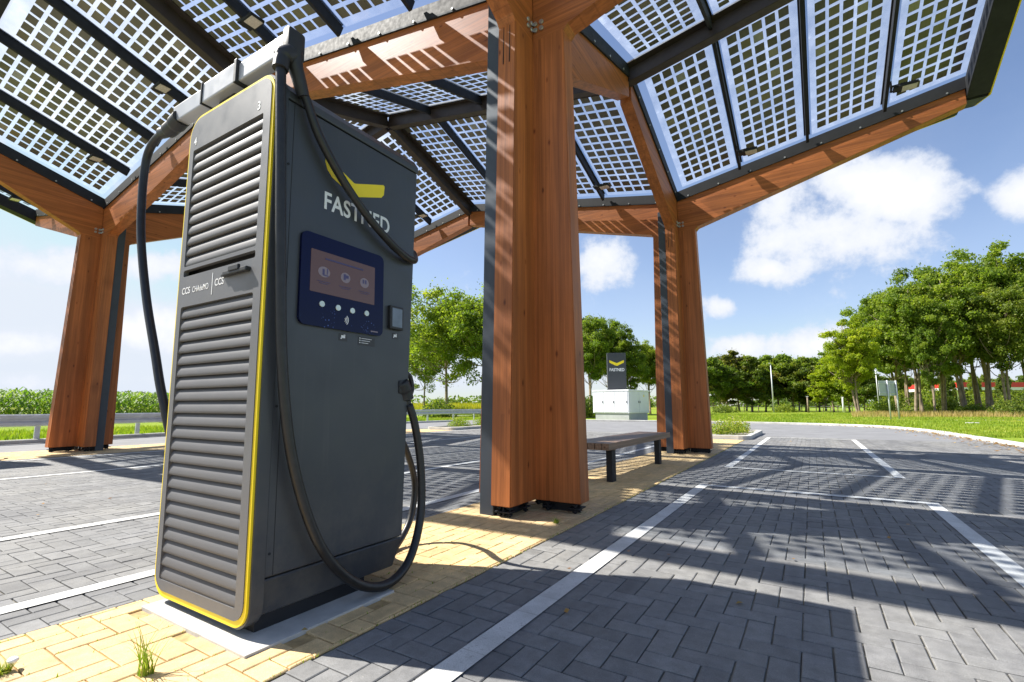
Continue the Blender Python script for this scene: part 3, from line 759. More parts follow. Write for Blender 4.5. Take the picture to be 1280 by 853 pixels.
    # stickers
    for (y, z, w, h) in ((1.62, 1.302, .05, .038), (1.985, 1.352, .045, .034), (1.775, 1.296, .115, .045)):
        mb = MB(); mb.bb((xf-.001, y-w/2, z-h/2), (xf+.0006, y+w/2, z+h/2)); s_ = mb.build('sticker', M['sticker'], T)
        if w < .06:
            for a, b, c, e in ((0, .002, .024, .014), (-.012, -.007, .008, .006), (.008, .012, .01, .004)):
                q = MB(); q.bb((xf, y+a-c/2, z+b-e/2), (xf+.0012, y+a+c/2, z+b+e/2)); q.build('sticker_symbol', M['white'], s_)
        else:
            for k in range(3):
                q = MB(); q.bb((xf, y-.05, z+.012-k*.012), (xf+.0012, y-.043, z+.017-k*.012)); q.bb((xf, y-.036, z+.013-k*.012), (xf+.0012, y+.035-.012*k, z+.0155-k*.012)); q.build('sticker_line', M['white'], s_)
    # cable bar on top
    for (x0, x1, z0, z1, ya, yb) in ((-3.12, -2.755, 2.66, 2.765, 1.222, 1.288), (-2.75, -2.405, 2.655, 2.775, 1.212, 1.298), (-2.395, -1.985, 2.66, 2.765, 1.222, 1.288)):
        mb = MB(); mb.bb((x0, ya, z0), (x1, yb, z1), .008); mb.build('cable_bar', M['alu'], T)
    mb = MB(); mb.bb((-2.757, 1.205, 2.648), (-2.745, 1.305, 2.782), .003); mb.build('bar_joint', M['plastic'], T); mb = MB(); mb.bb((-2.412, 1.205, 2.648), (-2.388, 1.305, 2.782), .003); mb.build('bar_joint', M['plastic'], T)
    mb = MB(); mb.bb((-2.66, 1.26, 2.5), (-2.5, 1.34, 2.66), .01); mb.build('bar_mount', M['plastic'], T)
    # end boots where the cables leave the bar
    mb = MB(); mb.bb((-1.985, 1.205, 2.62), (-1.93, 1.30, 2.775), .018)
    mb.tube(crom([(-1.955, 1.25, 2.66), (-1.955, 1.262, 2.6), (-1.955, 1.285, 2.54), (-1.955, 1.315, 2.46)]), [.045, .044, .043, .042, .04, .04, .039, .038, .038, .037, .037, .036, .036, .036, .035, .035, .034, .034, .033, .033, .032, .032, .031, .03, .03][:25], 12)
    mb.tube(crom([(-1.955, 1.24, 2.645), (-1.955, 1.20, 2.60), (-1.955, 1.188, 2.53)]), [.045]*9+[.036]*8, 12)
    mb.build('cable_boot', M['plastic'], T, 50)
    mb = MB(); mb.tube(crom([(-3.07, 1.25, 2.69), (-3.15, 1.25, 2.67), (-3.24, 1.25, 2.66), (-3.32, 1.25, 2.672)]), [.05]*8+[.045]*8+[.034]*9, 12)
    mb.build('cable_boot', M['plastic'], T, 50)
    # cables
    cA = crom([(-1.955, 1.30, 2.5), (-1.95, 1.335, 2.44), (-1.945, 1.40, 2.30), (-1.94, 1.53, 2.14), (-1.94, 1.70, 1.995), (-1.94, 1.88, 1.885), (-1.945, 2.01, 1.835), (-1.965, 2.10, 1.835), (-2.01, 2.165, 1.87), (-2.08, 2.21, 1.93), (-2.2, 2.235, 1.85), (-2.32, 2.25, 1.5), (-2.42, 2.33, .95), (-2.45, 2.55, .66), (-2.47, 2.67, .40), (-2.46, 2.62, .17), (-2.42, 2.46, .04), (-2.33, 2.27, .05), (-2.2, 2.16, .4), (-2.2, 2.14, .85)])
    mb = MB(); mb.tube(cA, .0225, 14); mb.build('cable', M['rubber'], T)
    cB = crom([(-1.955, 1.19, 2.56), (-1.953, 1.197, 2.4), (-1.95, 1.212, 2.07), (-1.948, 1.235, 1.585), (-1.945, 1.262, 1.15), (-1.94, 1.319, .76), (-1.93, 1.42, .44), (-1.92, 1.54, .235), (-1.915, 1.71, .09), (-1.92, 1.90, .045), (-1.94, 2.07, .12), (-1.955, 2.17, .33), (-1.97, 2.185, .6), (-1.98, 2.145, .84), (-1.99, 2.105, .96)])
    mb = MB(); mb.tube(cB, .0235, 14); cb = mb.build('cable', M['rubber'], T)
    cL = crom([(-3.28, 1.25, 2.668), (-3.38, 1.25, 2.66), (-3.47, 1.25, 2.62), (-3.52, 1.25, 2.53), (-3.53, 1.25, 2.32), (-3.48, 1.25, 2.0), (-3.34, 1.255, 1.6), (-3.18, 1.26, 1.27), (-3.06, 1.27, 1.0), (-2.98, 1.33, .7), (-2.93, 1.5, .45), (-2.93, 1.75, .4), (-2.9, 1.95, .7), (-2.87, 1.97, .95)])
    mb = MB(); mb.tube(cL, .0235, 14); mb.build('cable', M['rubber'], T)
    # plug hanging in a holster on the rear face
    def plug(x, y, z, sgn):
        mb = MB()
        mb.tube(crom([(x, y+.01, z-.07), (x, y, z), (x, y-.02, z+.05), (x, y-.05, z+.1)]), [.028]*8+[.046]*8+[.05]*8+[.045], 14)
        mb.tube(crom([(x, y+.015, z+.0), (x, y+.05, z+.06), (x, y+.035, z+.13), (x, y-.01, z+.16), (x, y-.05, z+.15)]), .014, 10)
        mb.box((x, y-.06, z+.07), (.06, .05, .08), .014)
        mb.build('plug', M['plastic'], T, 50)
    plug(-2.01, 2.10, .99, 1); plug(-2.2, 2.13, .92, 1); 
    mb = MB(); mb.bb((-2.12, 2.045, 1.0), (-2.03, 2.10, 1.16), .01); mb.bb((-2.26, 2.045, .95), (-2.14, 2.1, 1.1), .01); mb.bb((-2.86, 1.88, .95), (-2.78, 2.0, 1.12), .01); mb.build('holster', M['plastic'], T)
    # the whole column stands a little out of plumb
    def walk(o):
        for c in o.children:
            for v in c.data.vertices: v.co.x -= .028*v.co.z
            walk(c)
    walk(T)
    return T
ch = make_charger(); tag(ch, 'dark grey louvred fast charger with yellow trim, screen and hanging black cables', 'charger', 'fast chargers on the islands')
ch2 = copy_tree(ch); ch2.location = (-10.58, 0, 0); ch2['label'] = 'fast charger on the far island, out of frame at left with only its shadow showing'
def slab(name, dx, lab):
    mb = MB(); mb.bb((PAD[0]+dx, PAD[1], -.02), (PAD[2]+dx, PAD[3], .016), .003)
    o = mb.build(name, M['concrete']); tag(o, lab, 'base slab')
slab('concrete_slab', 0, 'pale concrete slab under the near charger')
slab('concrete_slab', -10.58, 'pale concrete slab under the out-of-frame far charger')

# ------------------------------------------------------------------ bench
b = empty('park_bench', (-2.42, 7.2, 0), 0, 'slatted hardwood bench on dark steel legs between the timber columns', 'bench')
mb = MB()
for k in range(6):
    mb.box((-.235+k*.094, 0, .455), (.086, 3.0, .085), .004)
for k in (-1.2, 1.15): mb.box((0, k, .404), (.5, .06, .012))
mb.build('seat', M['bench'], b)
for y in (-1.2, 1.0):
    for x in (.19,): MB().box((x, y, .2), (.08, .14, .398), .004).build('leg', M['steel'], b)

# ------------------------------------------------------------------ cabinet, totem
def frame(ob, c, rz): ob.location = c; ob.rotation_euler = (0, 0, rz)
c = at(786, 31); cab = empty('electrical_cabinet', (c.x, c.y, 0), 0, 'light grey transformer cabinet at the far roadside beside the dark totem', 'cabinet')
RZ = R(-12)
cab.rotation_euler = (0, 0, RZ)
mb = MB(); mb.bb((-2.55, .02, .0), (-.02, 2.45, .5)); mb.build('plinth', M['cab2'], cab)
mb = MB(); mb.bb((-2.7, -.04, .5), (.03, 2.6, 1.92), .01); mb.build('housing', M['cab'], cab)
mb = MB(); mb.bb((-2.74, -.08, 1.92), (.07, 2.64, 2.02), .02); mb.build('roof', M['cab'], cab)
for i, (x0, x1) in enumerate(((-2.64, -1.86), (-1.82, -1.02), (-.98, -.05))):
    mb = MB(); mb.bb((x0, -.062, .56), (x1, -.0405, 1.86), .004)
    for k in range(7 if i == 1 else 0): mb.bb((x0+.1, -.07, 1.1+k*.08), (x1-.1, -.061, 1.12+k*.08))
    d = mb.build('door', M['cab'], cab); MB().bb((x1-.08, -.085, 1.15), (x1-.05, -.062, 1.3)).build('handle', M['steel'], d)
for i, (y0, y1) in enumerate(((.05, 1.25), (1.29, 2.5))):
    mb = MB(); mb.bb((.0305, y0, .56), (.05, y1, 1.86), .004); d = mb.build('door', M['cab'], cab)
    MB().bb((.05, y1-.09 if i == 0 else y0+.05, 1.15), (.075, y1-.06 if i == 0 else y0+.08, 1.3)).build('handle', M['steel'], d)
    if i: MB().prism([(.0502, 1.80, 1.58), (.0502, 1.98, 1.58), (.0502, 1.89, 1.73)], (.004, 0, 0)).build('warning_sign', M['yellow'], d)
c = at(772, 34.2); t = empty('totem_sign', (c.x, c.y, 0), 0, 'tall anthracite totem with yellow chevron behind the grey cabinet', 'sign')
t.rotation_euler = (0, 0, R(28))
tw = .66
MB().bb((-tw, -.14, .0), (tw, .14, 4.72), .02).build('panel', M['totem'], t)
MB().bb((-tw-.02, -.16, 0), (tw+.02, .16, 2.15), .01).build('foot', M['steel'], t)
TM = Matrix(((1, 0, 0, 0), (0, 0, -1, -.142), (0, 1, 0, 0), (0, 0, 0, 1)))
cv = [(-.52, 4.18), (-.5, 4.02), (-.04, 3.80), (.04, 3.80), (.50, 4.02), (.52, 4.18), (.50, 4.20), (.03, 4.0), (-.03, 4.0), (-.5, 4.20)]
plate([cv], .01, 'chevron_logo', M['yellow'], t, TM)
lettering('FASTNED', 'lettering', M['white'], t, TM @ Matrix.Translation((-.52, 3.42, 0)), .30, .02, .82, 1.02, .004)

# ------------------------------------------------------------------ foliage tools
def leaf_obj(name, vs, fs, tn, mt, parent=None, me_only=False):
    me = bpy.data.meshes.new(name); me.from_pydata(vs, [], fs); me.materials.append(mt)
    me.attributes.new('tone', 'FLOAT', 'FACE').data.foreach_set('value', tn)
    if me_only: return me
    o = bpy.data.objects.new(name, me); col.objects.link(o)
    if parent: o.parent = parent
    return o
def rdir(r):
    z = r.uniform(-1, 1); a = r.uniform(0, 2*math.pi); q = math.sqrt(1-z*z); return Vector((q*math.cos(a), q*math.sin(a), z))
def add_leaf(vs, fs, tn, p, n, s, t, r):
    u = n.orthogonal().normalized(); u.rotate(Matrix.Rotation(r.uniform(0, 6.28), 3, n)); w = n.cross(u)
    k = len(vs)
    vs.extend([tuple(p-u*s), tuple(p+w*s*.55), tuple(p+u*s), tuple(p-w*s*.55)]); fs.append((k, k+1, k+2, k+3)); tn.append(t)
def tree_meshes(seed, H, cr, base, nclump, nleaf, ls, lean=0.0, forks=1):
    """crown and trunk meshes for one tree of unit placement"""
    r = random.Random(seed); tb = MB(); limbs = []
    tr = H*.0085+.05
    for f in range(forks):
        a = r.uniform(0, 6.28); off = .22*f
        top = Vector((math.cos(a)*lean*H+r.uniform(-.04, .04)*H, math.sin(a)*lean*H*.6+r.uniform(-.04, .04)*H, H*.82))
        pts = crom([(math.cos(a)*off, math.sin(a)*off, -.1), top*.3+Vector((r.uniform(-.15, .15), r.uniform(-.15, .15), 0)), top*.62+Vector((r.uniform(-.3, .3), r.uniform(-.3, .3), 0)), top], 5)
        n = len(pts); tb.tube(pts, [tr*(1.25 if i == 0 else 1)*(1-.86*i/n) for i in range(n)], 8); limbs.append(pts)
    cent = []
    cz = (H+base)/2; hz_ = (H-base)/2
    lobes = [(rdir(r), r.uniform(.78, 1.1)) for _ in range(12)]
    for i in range(nclump):
        d = rdir(r); rad = r.random()**.45
        k = max([q*max(0, d.dot(l))**3 for l, q in lobes]+[.62])
        wv = 1-.1*max(0, -d.z)
        p = Vector((d.x*cr*k*rad*wv, d.y*cr*k*rad*wv, cz+d.z*hz_*k*rad)); cent.append((p, rad))
    for i, (p, rad) in enumerate(cent):
        if i % 3 == 0:
            lp = limbs[i % forks]; z0 = max(base*1.25, p.z-hz_*r.uniform(.2, .5))
            q = min(lp, key=lambda v_: abs(v_.z-z0)); mid = (q+p)/2+Vector((0, 0, -.04*H))+rdir(r)*.02*H
            tb.tube(crom([q, mid, p], 3), [tr*.32, tr*.27, tr*.23, tr*.2, tr*.16, tr*.12, tr*.06], 5, cap=False)
    vs, fs, tn = [], [], []
    for (p, rad) in cent:
        rc = cr*r.uniform(.09, .18); ct = r.gauss(.45, .16); nn = int(nleaf/nclump*r.uniform(.5, 1.5)); fl = r.uniform(.45, .8)
        for _ in range(nn):
            d = rdir(r); q = r.random()**.45
            pp = p+Vector((d.x*rc*q, d.y*rc*q, d.z*rc*fl*q))
            nrm = (rdir(r)+Vector((0, 0, .7))+d*.4).normalized()
            add_leaf(vs, fs, tn, pp, nrm, ls*r.uniform(.6, 1.3), min(1, max(0, ct+r.gauss(0, .14))), r)
    for _ in range(int(nleaf*.10)):     # stray leaves soften the outline
        p, rad = r.choice(cent); pp = p+rdir(r)*cr*r.uniform(.08, .2)
        add_leaf(vs, fs, tn, pp, rdir(r), ls*r.uniform(.5, 1), r.random(), r)
    trunk = bpy.data.meshes.new('trunk'); tb.bm.to_mesh(trunk); tb.bm.free(); trunk.materials.append(M['bark'])
    return leaf_obj('crown', vs, fs, tn, M['leaf'], me_only=True), trunk
def variant(me, mt):
    m_ = me.copy(); m_.materials.clear(); m_.materials.append(mt); return m_
def plant(name, kind, loc, sc, rz, label, cat, group=None):
    t = empty(name, loc, rz, label, cat, group); t.scale = sc
    for nm, me in (('crown', kind[0]), ('trunk', kind[1])):
        o = bpy.data.objects.new(nm, me); col.objects.link(o); o.parent = t
    return t
big = [tree_meshes(21, 15, 5.4, 2.6, 210, 50000, .135, .05, 2), tree_meshes(22, 15, 5.0, 2.0, 200, 50000, .135, .08, 2), tree_meshes(23, 15, 5.8, 2.8, 220, 50000, .135, .03, 3)]
mid = [tree_meshes(31, 10, 4.6, .8, 130, 17000, .18, .04, 1), tree_meshes(32, 10, 4.2, 1.0, 120, 17000, .18, .06, 1), tree_meshes(33, 10, 5.0, .8, 140, 17000, .18, .03, 1)]
airy = tree_meshes(41, 12, 6.2, 2.6, 190, 24000, .13, .03, 1)
def kinds(base, mt): return [(variant(c_, M[mt]), t_) for c_, t_ in base]
K = {'g': big, 'd': kinds(big, 'leafdark'), 'y': kinds(big, 'leafyellow'), 'mg': mid, 'md': kinds(mid, 'leafdark'), 'mb': kinds(mid, 'leafbrown'), 'my': kinds(mid, 'leafyellow')}
rt = random.Random(5)
def put(px, D, top, kind, j, label, name='broadleaf_tree', cat='tree', group=None, wide=1.0):
    me = K[kind][j]; H0 = 10 if kind[0] == 'm' else 15
    h = hz(top, D)/H0*1.03; p = at(px, D)
    return plant(name, me, (p.x, p.y, 0), (h*wide, h*wide, h), rt.uniform(0, 6.28), label, cat, group)
G1 = 'roadside trees on the right'
put(1072, 45, 385, 'y', 1, 'bright lime-green tree at the left end of the right-hand clump', group=G1, wide=.85)
put(1122, 52, 352, 'g', 0, 'tall green tree just behind the blank sign back', group=G1, wide=.85)
put(1150, 47, 332, 'g', 2, 'dark trunked tree right of the blank sign back', group=G1, wide=.85)
put(1180, 52, 322, 'd', 1, 'dark tree at the back in the middle of the right-hand clump', group=G1, wide=.8)
put(1205, 46, 318, 'g', 1, 'tree in the middle of the right-hand clump, left of the red forecourt roof end', group=G1, wide=.85)
put(1238, 47, 298, 'g', 2, 'tallest tree of the right-hand clump, near the picture edge', group=G1, wide=.85)
put(1262, 43, 338, 'd', 0, 'lower dark tree in front of the tallest one near the right edge', group=G1, wide=.8)
put(1290, 46, 296, 'g', 0, 'tall tree cut by the right edge of the picture', group=G1, wide=.85)
put(1350, 44, 300, 'g', 1, 'tree outside the right edge of the picture', group=G1)
put(1136, 56, 372, 'd', 2, 'dark tree set back behind the blank sign back', group=G1, wide=.8)
put(1168, 45, 365, 'g', 1, 'slim lower tree in front of the dark middle ones of the clump', group=G1, wide=.6)
put(1222, 55, 330, 'd', 2, 'dark tree set back beside the tallest one', group=G1, wide=.8)
for px_, D_, top_, k_, j_, lab_ in ((1128, 72, 452, 'md', 1, 'low dark tree between the sign back and the filling station'), (1158, 70, 458, 'mg', 0, 'low green tree before the left end of the filling station'), (1186, 72, 454, 'md', 2, 'low dark tree just left of the red roof end'), (1222, 70, 462, 'mg', 1, 'low green tree before the middle of the red roof'), (1258, 71, 458, 'md', 0, 'low dark tree before the right part of the red roof')):
    put(px_, D_, top_, k_, j_, lab_, group='low trees before the filling station', wide=.42)
for k_, (px_, top_) in enumerate(((1105, 462), (1135, 466), (1165, 464), (1195, 468), (1228, 465), (1258, 466), (1290, 462))):
    put(px_, 112, top_, 'mg' if k_ % 2 else 'md', k_ % 3, ['far tree left of the filling station, just behind the blank sign back', 'far tree left of the filling station, second from the sign back', 'far tree right behind the left end of the red roof', 'far tree behind the filling station, under the middle of the tall clump', 'far tree behind the filling station, below the tallest tree', 'far tree behind the right part of the filling station', 'far tree behind the filling station at the right picture edge'][k_], group='far trees behind the filling station', wide=1.1)
G2 = 'tree row at the back of the lawn'
row = [(893, 82, 445, 'md', 0, 'dark tree directly right of the right timber column, first of the back row'),
       (908, 86, 440, 'mb', 1, 'bronze tinged tree second in the back row'),
       (924, 88, 443, 'mb', 2, 'reddish brown crowned tree of the back row, left of the lamp post'),
       (940, 84, 448, 'md', 1, 'dark green tree between the reddish one and the lamp post'),
       (957, 90, 444, 'mg', 0, 'green tree behind the top of the lamp post'),
       (974, 88, 438, 'mg', 2, 'tallest green tree of the back row, right of the lamp post'),
       (991, 86, 446, 'md', 0, 'dark tree right of the tallest one in the back row'),
       (1007, 88, 449, 'mg', 1, 'green tree behind the left grey post'),
       (1024, 84, 455, 'mb', 0, 'rusty tinted tree between the two grey posts'),
       (1042, 78, 452, 'my', 2, 'yellowish tree behind the right grey post'),
       (1062, 76, 446, 'my', 1, 'yellow-green tree left of the bright lime tree'),
       (1080, 74, 460, 'md', 2, 'low dark tree beneath the bright lime tree')]
for px, D, top, k, j, lab in row: put(px, D, top-7, k, j, lab, group=G2, wide=1.12)
for i_, (px_, lab_) in enumerate(((900, 'pale olive tree showing behind the gap right of the right column'), (933, 'olive tree behind the reddish crowned one'), (966, 'olive tree directly behind the lamp post'), (999, 'olive tree behind the dark one left of the grey posts'), (1032, 'olive tree behind the gap between the two grey posts'))):
    put(px_, 104, 436+i_ % 2*5, 'mg', i_ % 3, lab_, group='second line of trees behind the back row', wide=1.1)
G3 = 'trees behind the grey cabinet'
for px, D, top, k, j, lab, w in ((738, 56, 378, 'g', 0, 'large dark green tree just right of the middle timber column', .8), (762, 60, 392, 'd', 2, 'dark tree behind the totem', .8), (786, 58, 408, 'g', 1, 'green tree behind the cabinet, right of the totem', .8), (812, 62, 420, 'g', 2, 'green tree left of the right timber column', .8), (838, 64, 425, 'd', 0, 'tree hidden mostly by the right timber column', .8)):
    put(px, D, top, k, j, lab, group=G3, wide=w)
K['a'] = [airy]
def put_a(px, D, top, lab, w=1.0, rz=0):
    p = at(px, D); h = hz(top, D)/12*1.02
    plant('broadleaf_tree', airy, (p.x, p.y, 0), (h*w, h*w, h), rz, lab, 'tree', 'light trees beyond the left guard rail')
put_a(558, 47, 356, 'light green slim-trunked tree seen beside the charger plug', 1.0)
put_a(603, 44, 348, 'light green tree half hidden by the middle timber column', .9, 2.1)
put_a(530, 62, 400, 'smaller tree behind the slim-trunked one, against the charger edge', .8, 4)

# shrubs
def shrub(name, c, h, w, n, ls, mt, label, cat, seed, group=None, flowers=0):
    r = random.Random(seed); vs, fs, tn = [], [], []
    for _ in range(n):
        d = rdir(r); d.z = abs(d.z); q = r.random()**.5
        k = 1+.35*noise.noise(d*2.3+Vector((seed, 0, 0)))
        add_leaf(vs, fs, tn, Vector((d.x*w*q*k, d.y*w*q*k, .05+d.z*h*q*k)), (rdir(r)+d).normalized(), ls*r.uniform(.6, 1.3), r.random(), r)
    t = empty(name, c, 0, label, cat, group); leaf_obj('foliage', vs, fs, tn, mt, t)
    sb = MB()
    for _ in range(7):
        d = rdir(r); sb.tube([(0, 0, -.02), (d.x*w*.5, d.y*w*.5, h*.7)], [ls*.12, ls*.05], 5)
    sb.build('stem', M['bark'], t)
    if flowers:
        vs, fs, tn = [], [], []
        for _ in range(flowers):
            d = rdir(r); d.z = abs(d.z); add_leaf(vs, fs, tn, Vector((d.x*w, d.y*w, h*.35+d.z*h*.85)), rdir(r), ls*.7, r.random(), r)
        leaf_obj('flowers', vs, fs, tn, M['flower'], t)
    return t
p = at(548, 40); shrub('bush', (p.x, p.y, 0), 1.5, 1.5, 2600, .10, M['leafdark'], 'round dark bush behind the guard rail at the foot of the slim tree', 'bush', 3)
for i, (px, D, h, w, lab) in enumerate(((1085, 46, 1.6, 1.6, 'green shrub right of the blank sign back at the wood edge'), (1140, 48, .9, 1.3, 'low shrub at the foot of the trees, middle of the wood edge'), (1215, 45, 1.1, 1.6, 'shrub below the red forecourt roof'), (1262, 41, 1.5, 1.5, 'shrub near the right picture edge'), (980, 76, 1.3, 1.8, 'dark shrub at the foot of the back tree row'), (905, 70, 1.1, 2.0, 'shrub at the back right of the right timber column'), (737, 42, 1.6, 1.5, 'shrub left of the grey cabinet'))):
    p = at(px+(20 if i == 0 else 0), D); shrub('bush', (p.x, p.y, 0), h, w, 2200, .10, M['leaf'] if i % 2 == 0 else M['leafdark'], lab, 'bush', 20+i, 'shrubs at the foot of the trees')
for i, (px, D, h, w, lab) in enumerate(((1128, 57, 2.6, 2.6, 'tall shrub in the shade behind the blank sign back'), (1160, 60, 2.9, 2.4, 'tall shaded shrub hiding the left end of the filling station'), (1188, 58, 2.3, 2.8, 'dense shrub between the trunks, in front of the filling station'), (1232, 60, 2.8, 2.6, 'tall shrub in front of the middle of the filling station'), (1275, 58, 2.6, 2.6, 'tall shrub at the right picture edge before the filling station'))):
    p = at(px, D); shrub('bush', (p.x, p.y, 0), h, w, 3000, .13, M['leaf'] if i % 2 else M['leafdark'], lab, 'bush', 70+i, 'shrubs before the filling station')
for i, (x, y, h, w, fl, lab) in enumerate(((-2.45, 16.1, .42, .45, 26, 'flowering plant at the left end of the kerbed island beside the right column'), (-2.2, 17.1, .5, .55, 40, 'tallest flowering plant in the middle of the near kerbed island'), (-2.3, 18.3, .38, .5, 20, 'plant at the far end of the near kerbed island'),
                                     (-12.8, 16.4, .4, .5, 14, 'plant on the distant kerbed island, its near end'), (-12.8, 18.2, .42, .5, 20, 'plant on the distant kerbed island, its far end'))):
    shrub('island_plant', (x, y, .06), h, w, 1500, .028, M['blade'], lab, 'plant', 50+i, 'plants on the kerbed islands', fl)

# ------------------------------------------------------------------ grass tufts in the joints
def tuft(name, c, n, h, spread, label, seed, wdt=.0028):
    r = random.Random(seed); vs, fs, tn = [], [], []
    for _ in range(n):
        a = r.uniform(0, 6.28); ln = h*r.uniform(.45, 1); sp = spread*r.uniform(.2, 1); t = r.random()
        o_ = Vector((r.uniform(-.02, .02), r.uniform(-.02, .02), 0)); d = Vector((math.cos(a), math.sin(a), 0)); s = Vector((-d.y, d.x, 0))*wdt
        prev = None
        for k in range(5):
            f = k/4; p = o_+d*(sp*f*f)+Vector((0, 0, ln*(f-.18*f*f))); w_ = s*(1-f*.95)
            n0 = len(vs); vs.extend([tuple(p-w_), tuple(p+w_)])
            if prev is not None: fs.append((prev, prev+1, n0+1, n0)); tn.append(t)
            prev = n0
    o = leaf_obj(name, vs, fs, tn, M['blade']); o.location = c; return tag(o, label, 'weed', 'weeds in the paving joints')
tuft('grass_tuft', (-2.083, .888, .005), 42, .20, .13, 'tall spiky grass tuft in the yellow pavers before the charger', 1)
tuft('grass_tuft', (-2.52, .62, .005), 90, .05, .06, 'low green weed at the lower left corner of the picture', 2)
tuft('grass_tuft', (-1.84, 3.656, .005), 60, .06, .06, 'small weed on the yellow pavers at the foot of the middle column', 3)
mb = MB()
r = random.Random(4)
bmesh.ops.create_icosphere(mb.bm, subdivisions=2, radius=.017, matrix=Matrix.Translation((-2.525, .645, .04)) @ Matrix.Diagonal((1.3, 1, .6, 1)))
tag(mb.build('clover_flower', M['white'], None, 60), 'white flower head resting on the low weed at lower left', 'flower')
mb = MB()
for k, (x, y) in enumerate(((-1.89, 1.37), )):
    mb.quad([(x, y, .019), (x+.02, y+.004, .024), (x+.026, y+.016, .021), (x+.006, y+.012, .027)])
tag(mb.build('fallen_leaf', M['dry']), 'dry leaf on the concrete slab below the charger screen side', 'leaf')
mb = MB(); mb.quad([(-.38, 2.66, .008), (-.355, 2.665, .016), (-.35, 2.69, .01), (-.372, 2.685, .014)])
tag(mb.build('fallen_leaf', M['dry']), 'small brown leaf on the shaded grey pavers right of the white line', 'leaf')

# ------------------------------------------------------------------ lawn blades, dry grass, corn
def in_road(x, y):
    if y < 30.5 and x > -14:
        # outside of kerb curve?
        for (xa, ya), (xb, yb) in zip(kR, kR[1:]):
            if min(ya, yb) <= y <= max(ya, yb) and x < (xa+(xb-xa)*((y-ya)/(yb-ya) if yb != ya else 0)): 
                if xa > 0 or xb > 0: return True
        if x <= .4 and y < 29.3: return True
    return False
def blades(name, n, fn, mt, h, w, seed):
    r = random.Random(seed); vs, fs, tn = [], [], []
    for _ in range(n):
        q = fn(r)
        if q is None: continue
        x, y, z, hs = q; a = r.uniform(0, 3.14); d = Vector((math.cos(a), math.sin(a), 0)); ww = w*hs*r.uniform(.6, 1.3); hh = h*hs*r.uniform(.5, 1.2)
        lx, ly = r.uniform(-.4, .4)*hh, r.uniform(-.4, .4)*hh; k = len(vs)
        vs.extend([(x-d.x*ww, y-d.y*ww, z), (x+d.x*ww, y+d.y*ww, z), (x+lx, y+ly, z+hh)]); fs.append((k, k+1, k+2)); tn.append(min(1, max(0, .45+.5*noise.noise(Vector((x*.35, y*.35, 0)))+r.uniform(-.25, .25))))
    return tag(leaf_obj(name, vs, fs, tn, mt), kind='stuff')
def lawn(r):
    D = 14+46*r.random()**1.5; px = r.uniform(850, 1330); p = at(px, D)
    if in_road(p.x, p.y) or (p.y < 30.6 and p.x < 1): return None
    return p.x, p.y, .05 if p.x > 0 else -.03, .55+D/45
o = blades('lawn_grass', 60000, lawn, M['blade'], .09, .02, 9); tag(o, 'short mown grass of the lawn beyond the kerb', 'grass')
def dryf(r):
    D = r.uniform(38, 44)+ (r.random()**2)*4; px = r.uniform(1065, 1320); p = at(px, D); return p.x, p.y, 0, 1
o = blades('dry_grass', 9000, dryf, M['dry'], .55, .03, 10); tag(o, 'straw coloured dry grass below the right-hand trees', 'grass')
def leftg(r):
    y = r.uniform(-2, 40); x = -19.6-(y*.06)-r.random()**1.3*6; return x, y, -.02, 1
o = blades('verge_grass', 26000, leftg, M['blade'], .14, .025, 12); tag(o, 'bright grass strip behind the left guard rail', 'grass')
def litter(r):
    y = r.uniform(9, 30); xs = [xa+(xb-xa)*((y-ya)/(yb-ya)) for (xa, ya), (xb, yb) in zip(kR, kR[1:]) if min(ya, yb) <= y <= max(ya, yb) and yb != ya and xa > 0]
    if not xs: return None
    return min(xs)-abs(r.gauss(.05, .35)), y, .0, 1
def flat_leaves(name, n, fn, mt, sz, seed, label):
    r = random.Random(seed); vs, fs, tn = [], [], []
    for _ in range(n):
        q = fn(r)
        if q is None: continue
        add_leaf(vs, fs, tn, Vector((q[0], q[1], q[2]+.012+r.random()*.015)), (Vector((0, 0, 1))+rdir(r)*.35).normalized(), sz*r.uniform(.5, 1.2), r.random(), r)
    tag(leaf_obj(name, vs, fs, tn, mt), label, 'leaf litter', kind='stuff')
flat_leaves('leaf_litter', 700, litter, M['litter'], .05, 31, 'dry brown leaves gathered along the right kerb')
def scatter(r):
    return r.uniform(-9, 4), 1.5+15*r.random(), .006, 1
flat_leaves('scattered_leaves', 90, scatter, M['litter'], .022, 32, 'few dry leaf bits scattered over the paving')
def joints(r):
    if r.random() < .6: x, y = -1.685+r.gauss(0, .006), r.uniform(1, 15)
    else: x, y = (-2.88+int(r.random()*11)*W+.03, r.uniform(.6, 3.2))
    return x, y, .002, 1
o = blades('joint_moss', 1500, joints, M['blade'], .014, .003, 33); tag(o, 'tiny moss and grass sprouts in the yellow paver joints', 'moss')
